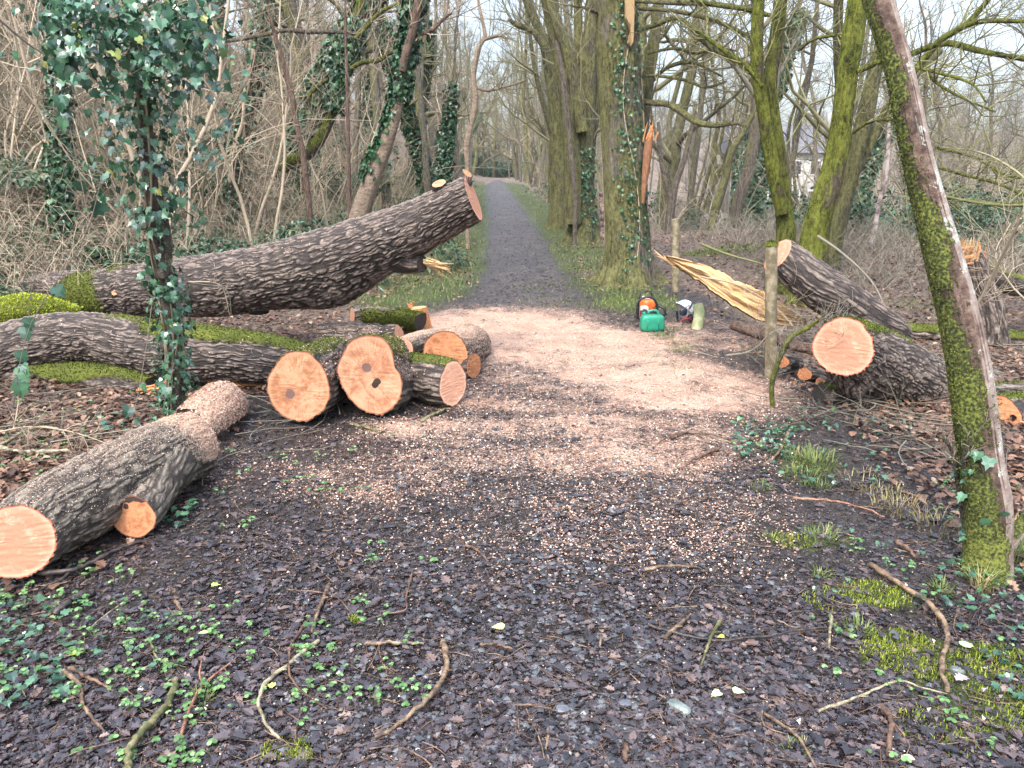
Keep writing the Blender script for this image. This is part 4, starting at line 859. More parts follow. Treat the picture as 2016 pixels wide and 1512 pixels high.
def ivy_on(parent, P, Rr, n, size, spread, mat=IVYM, seed=1, side=None, band=(0, 1), tpl=IVY, name='ivy', width=None):
    rg = np.random.default_rng(seed); k = band[0] + (band[1] - band[0]) * rg.random(n); i = np.minimum((k * (len(P) - 1)).astype(int), len(P) - 2); f = (k * (len(P) - 1) - i)[:, None]
    c = P[i] * (1 - f) + P[i + 1] * f; r = Rr[i]; T = P[i + 1] - P[i]; T /= np.linalg.norm(T, axis=1, keepdims=True)
    a = rg.random(n) * 6.283 if side is None else rg.normal(side, width or .9, n)
    U = np.cross(T, [0, 1., .01]); U /= np.linalg.norm(U, axis=1, keepdims=True); W = np.cross(U, T)
    N = U * np.cos(a)[:, None] + W * np.sin(a)[:, None]
    clump = .45 + .9 * fbm(c * 3 + seed, 2, seed)
    pos = c + N * (r * 1.02 + spread * clump * rg.random(n) ** 1.4)[:, None]
    # blades hang down and face outwards
    Y = -np.array([0, 0, 1.]) * .8 + N * .5 + rg.normal(0, .45, (n, 3)); Y /= np.linalg.norm(Y, axis=1, keepdims=True)
    Z = N + np.array([0, 0, .45]) + rg.normal(0, .4, (n, 3)); X = np.cross(Y, Z); X /= np.linalg.norm(X, axis=1, keepdims=True); Z = np.cross(X, Y)
    G = Geo(); inst(G, tpl[0], tpl[1], pos, np.stack([X, Y, Z], -1), size * (.45 + .8 * rg.random(n)))
    o = G.build(name, mat, parent, False); return prop(o, kind='stuff') if n > 300 and False else o
def vines(parent, P, Rr, n, rad, seed=1, mat=None, name='ivy_stem'):
    rg = np.random.default_rng(seed); G = Geo(); m_ = len(P)
    for _ in range(n):
        a0 = rg.random() * 6.283; tw = rg.normal(0, 1.2); k = np.linspace(0, 1, m_); a = a0 + tw * k + .5 * np.sin(k * 9 + rg.random() * 6)
        T = np.gradient(P, axis=0); T /= np.linalg.norm(T, axis=1, keepdims=True); U = np.cross(T, [0, 1., .01]); U /= np.linalg.norm(U, axis=1, keepdims=True); W = np.cross(U, T)
        capless_tube(G, P + (U * np.cos(a)[:, None] + W * np.sin(a)[:, None]) * (Rr * 1.03 + rad * .6)[:, None], np.full(m_, rad * (.5 + rg.random())), 5)
    return G.build(name, mat or TW_TAN, parent)

# T1: the big mossy trunk by the path
t1, o1 = traced('big mossy trunk behind the green can with a long pale wound high up', 'mossy_tree', 'tree', [([(1237, 562, 52), (1238, 530, 46), (1236, 490, 43), (1232, 400, 42), (1229, 300, 42), (1222, 200, 41), (1217, 100, 41), (1214, 0, 40), (1212, -60, 39)], 10.6),
    ([(1258, 400, 8), (1262, 300, 11), (1268, 220, 12), (1278, 140, 12), (1290, 60, 11), (1300, -20, 10)], (10.9, 11.4))], T_MOSSY, TW_OLIVE, (5, 1.3, 2, .012), S=200, seed=2, amp=.05, rs=.02, flare=[(0.1, .35, .32, .22), (2.9, .3, .42, .15), (4.4, .5, .22, .2), (5.4, .3, .26, .25), (1.6, .4, .2, .2)],
    bough=[([(1258, 200, 5), (1290, 203, 6), (1315, 205, 6), (1345, 222, 6), (1370, 240, 6), (1410, 247, 5), (1450, 243, 3), (1470, 250, 2)], (10.8, 9.8)), ([(1252, 2, 4), (1330, 5, 5), (1400, 8, 5), (1470, 18, 5), (1530, 34, 3)], (10.4, 9.4)), ([(1252, 16, 4), (1330, 22, 4), (1390, 36, 4), (1440, 54, 4), (1480, 75, 3)], (10.6, 9.6)),
           ([(1255, 62, 5), (1300, 45, 5), (1330, 34, 5), (1356, 50, 5), (1395, 90, 5), (1430, 110, 4), (1470, 140, 3)], (10.9, 10)), ([(1280, 165, 4), (1310, 135, 4), (1350, 122, 4), (1380, 128, 3), (1420, 150, 2)], (11.2, 10.5)), ([(1255, 150, 3), (1300, 150, 3), (1350, 158, 3), (1390, 172, 3), (1430, 160, 2)], (11, 10)),
           ([(1275, 105, 3), (1330, 95, 3), (1370, 105, 3), (1410, 95, 2), (1450, 100, 2)], (11, 10.4)), ([(1190, 30, 4), (1165, 20, 4), (1150, 15, 3), (1120, 10, 2)], (10.6, 10.2))])
P, Rr, out = o1[0]
ivy_on(t1, P, Rr, 420, .045, .04, IVYD, 3, 4.65, (.0, .8), width=.28); ivy_on(t1, P, Rr, 260, .045, .05, IVYD, 4, 3.9, (.1, .75), width=.2); vines(t1, P, Rr, 5, .009, 5)
c_ = at(1240, 45, 10.25)
Gw = Geo(); pw = [(1232, -20), (1249, -20), (1249, 30), (1248, 60), (1247, 82), (1241, 92), (1238, 82), (1240, 62), (1238, 44), (1233, 34)]
fr = np.array([at(a_, b_, 10.6 - .29 - .11 * (a_ < 1240)) for a_, b_ in pw]); bk = fr + V3(0, .2, 0); n_ = len(fr); i_ = np.arange(n_)
Gw.add(np.vstack([fr, fr.mean(0)[None]]), np.stack([(i_ + 1) % n_, i_, np.full(n_, n_)], -1)); Gw.add(np.vstack([fr, bk]), np.stack([i_, (i_ + 1) % n_, (i_ + 1) % n_ + n_, i_ + n_], -1)); Gw.build('torn_wound', TORN_Y, t1, False)
tb = empty('broken_branch', at(1270, 400, 10.2), 'jagged orange-brown broken branch standing against the big mossy trunk', 'branch')
TORN_B = torn('weathered_torn_wood', (.40, .22, .12), (.22, .10, .05), (.08, .04, .025), (6, 6, 1)); P_, R__ = pl([(1266, 400, 3), (1268, 370, 5), (1272, 330, 7), (1276, 295, 8), (1279, 270, 6)], 10.3); Gb = Geo(); rough_tube(Gb, P_, R__, 14, 3, .2, .03); Gb.build('branch', TORN_B, tb); splinters(tb, P_[-1], (.15, 0, 1), 14, .18, .025, .011, TORN_O, seed=3)
# T2: the multi-stemmed tree behind it
t2, o2 = traced('many-stemmed olive tree standing on the verge left of the big mossy trunk', 'multi_stem_tree', 'tree', [([(1150, 448, 26), (1146, 400, 24), (1148, 300, 22), (1152, 200, 20), (1160, 100, 15), (1166, 0, 12)], 16.5), ([(1128, 440, 20), (1128, 330, 17), (1120, 230, 15), (1108, 150, 12), (1088, 70, 9), (1072, -5, 8)], 16.3),
    ([(1146, 260, 12), (1138, 190, 13), (1120, 110, 12), (1098, 50, 10), (1080, -10, 9)], 16.2), ([(1158, 300, 13), (1172, 180, 13), (1184, 90, 11), (1200, -10, 9)], (16.6, 17)), ([(1148, 200, 10), (1140, 100, 9), (1138, 0, 8)], 16.8), ([(1160, 250, 9), (1190, 120, 9), (1215, 0, 8)], 17)],
    T_OLIVE, TW_OLIVE, (9, 1.7, 2, .012), S=80, seed=6, rs=.04, flare=[(0, .5, .25, .3), (3.1, .5, .3, .3), (4.7, .5, .3, .3)])
ivy_on(t2, o2[0][0], o2[0][1], 500, .06, .06, IVYD, 8, 4.7, (.0, .3), width=.8)
traced('olive double-stemmed tree just behind the many-stemmed one, nearer the path', 'multi_stem_tree', 'tree', [([(1104, 420, 20), (1104, 330, 18), (1098, 250, 17), (1090, 170, 15), (1074, 90, 11), (1060, 55, 9), (1035, -5, 8)], 19.5), ([(1090, 400, 12), (1092, 300, 11), (1098, 200, 11), (1095, 100, 9), (1092, 0, 8)], 20), ([(1072, 92, 8), (1050, 62, 6), (1020, 50, 5), (1000, 38, 3)], 19)],
    T_OLIVE, TW_OLIVE, (10, 1.8, 2, .013), S=22, seed=9, flare=[(0, .5, .2, .3), (3.4, .5, .35, .3)])
traced('slim dead stem with peeling bark leaning against the many-stemmed tree', 'dead_sapling', 'tree', [([(1133, 400, 4), (1124, 300, 5), (1116, 230, 5), (1108, 150, 5), (1095, 80, 3)], 15.6)], T_BROWN, crown=False, seed=10, grow=0)
# T3, T4: green mossy pair on the right
t3, o3 = traced('green mossy twin-stemmed tree rising behind the moss-topped post', 'mossy_tree', 'tree', [([(1548, 492, 20), (1546, 440, 17), (1541, 380, 15), (1532, 300, 14), (1521, 220, 13), (1516, 160, 13), (1528, 80, 13), (1538, -10, 12)], 9.6), ([(1540, 420, 12), (1525, 350, 13), (1513, 280, 13), (1503, 220, 12), (1492, 150, 12), (1490, 80, 12), (1494, 0, 11)], (9.5, 9.3))],
    T_GREEN, TW_GREEN, (9, 1.3, 2, .009), S=90, rs=.03, seed=12, flare=[(0, .6, .15, .2), (3, .6, .15, .2)], bough=[([(1510, 30, 4), (1470, 18, 4), (1420, 12, 4), (1360, 0, 3)], (9.3, 9.6)), ([(1500, 170, 4), (1470, 130, 5), (1440, 110, 5), (1400, 80, 4), (1370, 60, 3)], (9.3, 9.6)), ([(1572, 100, 3), (1600, 78, 3), (1640, 70, 3), (1670, 68, 2)], (9.5, 9))])
t4, o4 = traced('thick leaning green mossy trunk between the twin-stemmed tree and the near leaning tree', 'mossy_tree', 'tree', [([(1600, 500, 27), (1608, 440, 25), (1630, 370, 23), (1648, 300, 21), (1658, 230, 19), (1668, 150, 19), (1680, 70, 20), (1690, -10, 18)], 8.8)],
    T_GREEN, TW_GREEN, (9, 1.2, 2, .009), S=100, rs=.03, seed=14, flare=[(0, .6, .15, .2), (3, .6, .2, .2)], bough=[([(1690, 140, 6), (1740, 118, 6), (1790, 108, 6), (1830, 92, 6), (1870, 85, 6), (1920, 98, 6), (1970, 108, 5), (2040, 120, 5)], (8.7, 7.6)), ([(1830, 95, 5), (1880, 62, 5), (1930, 42, 5), (2030, 42, 4)], (8, 7.4)), ([(1760, 170, 7), (1800, 140, 7), (1850, 80, 7), (1900, 50, 6), (1945, 0, 5), (1960, -30, 4)], (8.8, 8.2)),
           ([(1680, 262, 3), (1705, 243, 3), (1745, 235, 3), (1800, 238, 2)], (8.7, 8.2)), ([(1790, 130, 3), (1840, 142, 3), (1890, 155, 3), (1920, 170, 2), (1940, 200, 2)], (8, 7)), ([(1820, 130, 3), (1835, 155, 3), (1870, 180, 3), (1910, 200, 2), (1960, 220, 2)], (8, 7.2)), ([(1830, 385, 3), (1900, 395, 3), (1960, 402, 3), (2040, 400, 3)], (7.8, 7.0)), ([(1850, 330, 3), (1900, 345, 3), (1960, 360, 3), (2030, 390, 2)], (8.5, 7.6)), ([(1840, 290, 3), (1920, 310, 3), (1980, 345, 3), (2040, 350, 2)], (8.8, 8))])
traced('brownish leaning trunk close behind the thick green mossy one', 'mossy_tree', 'tree', [([(1640, 480, 17), (1660, 400, 17), (1685, 300, 17), (1705, 220, 16), (1722, 140, 13), (1740, 60, 11), (1752, -10, 10)], 10.5), ([(1662, 380, 9), (1700, 310, 9), (1745, 220, 9), (1800, 150, 8), (1850, 100, 7)], (10.6, 10.8))], T_OLIVE, TW_OLIVE, (9, 1.3, 2, .01), S=28, seed=16)
# T5: near leaning tree
t5, o5 = traced('near leaning tree in the right foreground, half mossy and half pale pinkish bark', 'leaning_tree', 'tree', [([(1940, 1145, 48.4, 2.78), (1943, 1100, 43.7, 2.8), (1945, 1000, 41.9, 2.84), (1930, 900, 39.1, 2.9), (1918, 800, 39.1, 2.95), (1903, 700, 38.3, 3.0), (1882, 600, 36.5, 3.05), (1855, 500, 33.9, 3.1), (1828, 400, 30.4, 3.15), (1803, 300, 27.8, 3.2), (1783, 200, 27.0, 3.25), (1763, 110, 26.1, 3.3), (1735, 20, 27.8, 3.35), (1722, -40, 32, 3.4)], None),
    ([(1975, 1078, 18), (2000, 1050, 15), (2030, 1010, 13), (2070, 950, 12)], (2.78, 2.9))], None, TW_GREY, (0, .5, 1, .004), S=150, seed=18, amp=.03, crown=False, grow=3.5)
# bark of the near leaning tree: moss on its left side
def near_bark():
    m = Mat('moss_and_pale_bark'); n0 = m.noise(3.5, 4); n1 = m.noise(22, 5, .65); n2_ = m.noise(90, 4); n3 = m.noise(9, 3)
    gn = m.N('NewGeometry'); sx_ = m.N('SeparateXYZ'); m.put(sx_.inputs[0], gn.outputs['Normal']); X = sx_.outputs['X']; Yn = sx_.outputs['Y']
    po = m.N('SeparateXYZ'); m.put(po.inputs[0], gn.outputs['Position']); Zp = po.outputs['Z']
    c = m.ramp(n1, [(.36, (.035, .022, .016)), (.5, (.095, .060, .045)), (.66, (.19, .13, .10))])
    pe = m.math('ADD', X, m.math('MULTIPLY', m.math('SUBTRACT', n0, .5), 1.3)); c = m.mix(m.step(pe, .12, .30, 0, .9), c, m.ramp(m.math('ADD', m.math('MULTIPLY', n1, .5), m.math('MULTIPLY', n3, .5)), [(.38, (.17, .115, .09)), (.55, (.31, .255, .215)), (.7, (.42, .38, .34))]))
    li = m.step(m.math('ADD', n3, m.math('MULTIPLY', m.math('SUBTRACT', n2_, .5), .4)), .60, .64); li = m.math('MULTIPLY', li, m.step(X, -.1, .2))
    c = m.mix(li, c, m.ramp(n2_, [(.3, (.26, .27, .23)), (.7, (.46, .48, .42))]))
    low = m.step(Zp, .2, .9, .10, 0); low2 = m.step(Zp, .9, 1.6, .06, 0)
    k = m.math('ADD', m.math('ADD', m.math('MULTIPLY', X, -.46), m.math('MULTIPLY', m.math('SUBTRACT', n0, .5), 2.0)), m.math('ADD', m.math('MULTIPLY', m.math('SUBTRACT', n1, .5), 1.2), m.math('ADD', low, low2)))
    mk = m.step(k, .12, .22)
    mc_ = m.ramp(m.math('ADD', m.math('MULTIPLY', n2_, .7), m.math('MULTIPLY', n0, .35)), [(.40, (.010, .013, .004)), (.52, (.040, .046, .010)), (.64, (.14, .155, .028))])
    m.col(m.mix(mk, c, mc_)).rough(.85, .3)
    return m.bump(m.math('ADD', m.math('MULTIPLY', n1, .6), m.math('ADD', m.math('MULTIPLY', n2_, .5), m.math('MULTIPLY', mk, .7))), .9, .012).m
NB = near_bark()
for o in t5.children: o.data.materials.clear(); o.data.materials.append(NB)
P, Rr, out = o5[0]; C_, rad_, N_, X0_ = out
rg = np.random.default_rng(4); nm = 30000; a_, b_ = rg.integers(0, X0_.shape[0], nm), rg.integers(0, X0_.shape[1], nm)
pp_, nn_ = X0_[a_, b_], N_[a_, b_]
mk_ = -.46 * nn_[:, 0] - .26 + 2.6 * (fbm(pp_ * 4.5, 3, 3) - .5) + .08 * sstep(.9, .2, pp_[:, 2]); s_ = (mk_ > .12) & (pp_[:, 2] < 3.2); pp_, nn_ = pp_[s_], nn_[s_]; m_ = len(pp_)
pp_ = pp_ + np.array([rg.normal(0, .008, m_), rg.normal(0, .004, m_), rg.normal(0, .012, m_)]).T
Y_ = nn_ + rg.normal(0, .6, (m_, 3)) + np.array([0, 0, -.3]); Y_ /= np.linalg.norm(Y_, axis=1, keepdims=True); Xx = np.cross(Y_, rg.normal(0, 1, (m_, 3))); Xx /= np.linalg.norm(Xx, axis=1, keepdims=True)
G = Geo(); inst(G, DIA[0], DIA[1], pp_, np.stack([Xx, Y_, np.cross(Xx, Y_)], -1), .004 + .006 * rg.random(m_)); prop(G.build('moss', MOSSF, t5, False), kind='stuff')
ivy_on(t5, P, Rr, 22, .045, .03, IVYM, 9, .0, (.03, .22), width=.9)
# left foreground tree smothered in ivy
t6, o6 = traced('slender tree smothered in glossy ivy in the left foreground, before the fallen trunks', 'ivy_clad_tree', 'tree', [([(345, 815, 20, 4.75), (345, 780, 17, 4.75), (342, 700, 16, 4.7), (335, 620, 15, 4.65), (322, 540, 14, 4.6), (306, 470, 14, 4.5), (300, 400, 13, 4.4), (292, 300, 12, 4.3), (285, 200, 11, 4.2), (272, 100, 11, 4.1), (252, 0, 10, 4.0)], None),
    ([(318, 545, 10), (330, 500, 9), (325, 440, 8), (312, 380, 7)], 4.55)], T_BROWN, TW_TAN, (3, .4, 1, .004), S=26, seed=20, grow=2.5, amp=.12)
P, Rr, _ = o6[0]; nb = len(P)
vines(t6, P[:int(nb * .8)], Rr[:int(nb * .8)], 9, .006, 3)
ivy_on(t6, P, Rr, 560, .042, .085, IVYM, 11, None, (.0, .34)); ivy_on(t6, P, Rr, 120, .05, .10, IVYM, 12, None, (.30, .52)); ivy_on(t6, P, Rr, 230, .052, .24, IVYM, 13, None, (.46, .72)); 
# ivy side shoots with leaves, reaching out near the top
G = Geo(); LG = Geo(); rg = np.random.default_rng(8)
shoots = [([(275, 120), (330, 130), (380, 115), (405, 75)], 4.0, 90), ([(285, 170), (340, 155), (390, 150), (420, 130)], 4.0, 60), ([(280, 60), (340, 40), (400, 30), (410, 5)], 3.9, 120), ([(265, 60), (200, 70), (130, 60), (80, 30)], 4.0, 150), ([(270, 100), (200, 120), (120, 130), (95, 110)], 4.0, 90),
          ([(300, 235), (350, 260), (400, 275), (445, 285)], 4.2, 46), ([(330, 210), (360, 230), (390, 240)], 4.1, 26), ([(290, 180), (230, 200), (210, 260), (215, 330)], 4.2, 70), ([(260, 20), (200, 20), (150, 10), (120, -10)], 3.9, 110), ([(270, 40), (300, 60), (330, 90), (360, 100)], 3.85, 110), ([(300, 330), (330, 340), (355, 400), (360, 450)], 4.3, 34),
          ([(285, 130), (250, 150), (225, 150), (180, 110)], 3.9, 90), ([(410, 80), (425, 110), (430, 140), (425, 165)], 3.95, 16), ([(290, 300), (240, 330), (220, 350), (230, 400)], 4.3, 30), ([(270, 80), (300, 100), (345, 110), (380, 60)], 3.8, 110), ([(250, 10), (290, 20), (340, 15), (380, 0)], 3.8, 110), ([(240, 30), (200, 45), (170, 40), (100, 45)], 3.85, 90)]
for pts, D, k in shoots:
    k = int(k * .85)
    q, _r = pl([(a_, b_, 2) for a_, b_ in pts], D, 12); capless_tube(G, q, np.full(12, .0022), 5)
    i_ = rg.integers(1, 12, k); pos = q[i_] + rg.normal(0, .07, (k, 3)) * np.array([1.1, 1.2, .9])
    Y_ = rg.normal(0, .6, (k, 3)) + np.array([0, -.1, -.8]); Y_ /= np.linalg.norm(Y_, axis=1, keepdims=True); Z_ = rg.normal(0, .5, (k, 3)) + np.array([0, -.5, .9]); X_ = np.cross(Y_, Z_); X_ /= np.linalg.norm(X_, axis=1, keepdims=True)
    inst(LG, IVY[0], IVY[1], pos, np.stack([X_, Y_, np.cross(X_, Y_)], -1), .022 + .040 * rg.random(k))
hang = [([(200, 350), (165, 470), (60, 640), (25, 800)], 3.6, 5), ([(300, 590), (290, 670), (275, 760), (262, 822)], 4.2, 3), ([(130, 60), (125, 160), (140, 260), (175, 430)], 3.9, 8), ([(100, 0), (128, 70), (122, 200), (150, 300)], 3.9, 7), ([(355, 640), (345, 700), (335, 750), (330, 760)], 4.3, 4), ([(450, 580), (440, 565), (400, 560), (370, 555)], 4.4, 0), ([(455, 620), (452, 585), (436, 562)], 4.4, 0), ([(90, 490), (60, 580), (55, 680), (28, 790)], 3.7, 5)]
for pts, D, k in hang:
    q, _r = pl([(a_, b_, 1.5) for a_, b_ in pts], D, 12); capless_tube(G, q, np.full(12, .0022), 5)
    if k:
        i_ = rg.integers(0, 12, k); Y_ = rg.normal(0, .4, (k, 3)) + np.array([0, -.1, -1]); Y_ /= np.linalg.norm(Y_, axis=1, keepdims=True); Z_ = rg.normal(0, .3, (k, 3)) + np.array([0, -1, .2]); X_ = np.cross(Y_, Z_); X_ /= np.linalg.norm(X_, axis=1, keepdims=True)
        inst(LG, IVY[0], IVY[1], q[i_] + rg.normal(0, .02, (k, 3)), np.stack([X_, Y_, np.cross(X_, Y_)], -1), .045 + .04 * rg.random(k))
G.build('ivy_stem', TW_GREY, t6); LG.build('ivy', IVYM, t6, False)
# other traced stems of the left bank
def ivied(label, limbs, mat, seed, n, size, spread, S=16, twm=TW_TAN, tw=(10, 1.1, 2, .008), side=None, band=(0, 1), imat=IVYD, name='ivy_clad_tree', width=None, **kw):
    t, o = traced(label, name, 'tree', limbs, mat, twm, tw, S=S, seed=seed, **kw)
    for P, Rr, _ in o[:len(limbs)]: ivy_on(t, P, Rr, n, size, spread, imat, seed + 3, side, band, width=width)
    return t, o
ivied('straight pole wrapped in dark small-leaved ivy at the far left', [([(120, 455, 12), (118, 350, 12), (117, 230, 12), (116, 110, 11), (110, -10, 10)], 9)], T_BROWN, 22, 2600, .06, .10, band=(0, .75))
t8, o8 = ivied('pale leaning beech-like tree with ivy up its left side, behind the huge fallen trunk', [([(690, 470, 17), (712, 410, 18), (735, 345, 17), (758, 285, 15), (778, 220, 12), (788, 170, 11), (800, 100, 11), (812, 30, 10), (818, -20, 9)], 11)], T_BEECH, 24, 1500, .065, .08, side=-.1, band=(.22, .95), width=.55, S=30)
ivy_on(t8, o8[0][0], o8[0][1], 1100, .07, .13, IVYD, 77, None, (.5, .85))
ivied('dark crooked stem rising through the ivy of the pale leaning tree', [([(792, 140, 7), (800, 100, 8), (814, 55, 8), (822, 10, 8), (826, -20, 7)], 10.8)], T_DEAD, 26, 10, .05, .02, root=False, name='crooked_stem', bough=[([(818, 70, 4), (850, 60, 4), (872, 38, 3), (890, 25, 2)], 10.9)])
t9, o9 = ivied('mossy leaning trunk with a sawn foot on the left bank, ivy on its upper half', [([(545, 348, 9), (560, 325, 13), (595, 310, 13), (625, 280, 12), (645, 245, 10), (662, 200, 9), (672, 140, 9), (690, 80, 9), (712, 0, 9)], 14)], T_GREEN, 28, 1500, .08, .16, band=(.38, .75), bough=[([(690, 135, 4), (715, 122, 5), (745, 120, 4), (765, 105, 4), (785, 100, 3)], 13.8), ([(700, 75, 4), (725, 50, 4), (750, 22, 4), (780, 10, 3), (800, 0, 2)], 13.8), ([(670, 150, 3), (640, 160, 4), (615, 180, 4), (600, 210, 4)], 14)], root=False)
traced('reddish dead sapling standing bare on the left bank', 'dead_sapling', 'tree', [([(608, 400, 6), (602, 350, 6), (596, 300, 6), (583, 240, 5), (575, 190, 6), (560, 130, 5), (545, 80, 4), (525, 10, 3)], 11.5)], T_DEAD, TW_TAN, (9, .8, 2, .005), seed=30, S=12)
traced('straight orange-brown sapling left of the pale leaning tree', 'sapling', 'tree', [([(688, 400, 4), (686, 300, 4), (684, 200, 3.5), (682, 120, 3), (680, 40, 2.5), (680, 0, 2)], 11.5)], T_DEAD, TW_TAN, (8, .7, 2, .004), seed=32, S=10, grow=1)
traced('thin crooked pale stem standing near the path behind the raised trunk end', 'sapling', 'tree', [([(920, 420, 4), (920, 320, 5), (918, 290, 6), (928, 240, 6), (936, 200, 6), (932, 150, 5), (944, 90, 5), (955, 70, 4), (945, 20, 3), (940, -10, 2)], 15)], T_BEECH, TW_OLIVE, (14, 1.3, 2, .008), seed=34, S=12, bough=[([(950, 78, 4), (985, 70, 3), (1000, 80, 2)], 15), ([(934, 170, 3), (960, 178, 3), (1005, 168, 2), (1030, 160, 2)], 15)])
traced('dark bare trunk leaning left at the left edge of the bank', 'bare_tree', 'tree', [([(60, 330, 10), (35, 290, 10), (10, 240, 11), (-30, 150, 11), (-60, 60, 10)], 15)], T_BROWN, TW_TAN, (8, 1.4, 2, .01), seed=36)
ivied('twisted vine-wrapped trunk on the left bank behind the ivy tree', [([(455, 440, 12), (462, 360, 11), (468, 300, 11), (480, 240, 13), (496, 180, 12), (510, 100, 10), (520, 0, 9)], 13)], T_BROWN, 38, 1300, .07, .14, S=14)
vines(bpy.data.objects['ivy_clad_tree.003'] if 'ivy_clad_tree.003' in bpy.data.objects else t9, *pl([(462, 360, 11), (468, 300, 12), (480, 240, 14), (496, 180, 13), (510, 100, 11)], 12.9), 12, .012, 6)
traced('long crooked mossy branch hanging across the upper left', 'hanging_branch', 'branch', [([(400, 75, 3), (450, 80, 4), (520, 68, 4), (560, 60, 4), (610, 62, 5), (660, 62, 4), (700, 66, 3)], 12.5)], T_BROWN, TW_TAN, (22, .8, 2, .006), seed=40, root=False, grow=0)
traced('peeling silvery birch stem beyond the fallen trunks on the right', 'birch', 'tree', [([(1712, 505, 5), (1722, 450, 5), (1730, 400, 4), (1742, 360, 4), (1748, 300, 4), (1752, 200, 3)], 12)], plain('birch_bark', (.45, .38, .34), .7, (.12, .08, .07), 9), TW_GREY, (8, .8, 2, .005), seed=42, S=10)
traced('old slanting olive trunk in the wood beyond the mound', 'bare_tree', 'tree', [([(1400, 450, 9), (1412, 400, 9), (1428, 350, 8), (1440, 300, 7), (1470, 250, 5), (1495, 200, 4)], 17)], T_OLIVE, TW_OLIVE, (12, 1.5, 2, .009), seed=44)
traced('dark forked tree in the wood just right of the big mossy trunk', 'bare_tree', 'tree', [([(1318, 440, 8), (1322, 400, 8), (1330, 360, 7), (1345, 320, 5), (1360, 260, 4), (1370, 200, 3)], 17), ([(1322, 400, 6), (1308, 350, 5), (1300, 300, 4), (1296, 240, 3)], 17)], T_BROWN, TW_GREY, (12, 1.6, 2, .009), seed=45)
# mossy sapling by the fence post
traced('crooked mossy sapling twisting up in front of the moss-topped post', 'mossy_sapling', 'sapling', [([(1521, 800, 5), (1519, 765, 5), (1524, 735, 5), (1535, 705, 5), (1545, 680, 5), (1562, 660, 5), (1590, 645, 4), (1612, 630, 3), (1622, 622, 2)], 5.0), ([(1615, 626, 2), (1625, 632, 2), (1640, 640, 1.5)], 5.0)], T_GREEN, TW_GREY, (16, .22, 2, .0028), seed=46, S=10, grow=0)
traced('dark forked sapling at the foot of the near leaning tree', 'sapling', 'sapling', [([(1905, 1060, 6), (1893, 1000, 5), (1885, 940, 5), (1872, 880, 4), (1855, 860, 3)], 2.95), ([(1893, 1000, 5), (1900, 940, 4), (1897, 900, 3), (1910, 860, 2)], (2.95, 2.8))], T_BROWN, TW_GREY, (8, .12, 2, .002), seed=47, S=10, grow=0)
traced('thin pale sapling curving at the right edge before the snapped stump', 'sapling', 'sapling', [([(1880, 760, 2), (1885, 660, 2.5), (1930, 590, 3), (1960, 530, 3), (1985, 480, 3), (2010, 430, 2)], (5.2, 4.6))], TW_TAN, TW_TAN, (12, .3, 2, .003), seed=48, S=8, grow=0)
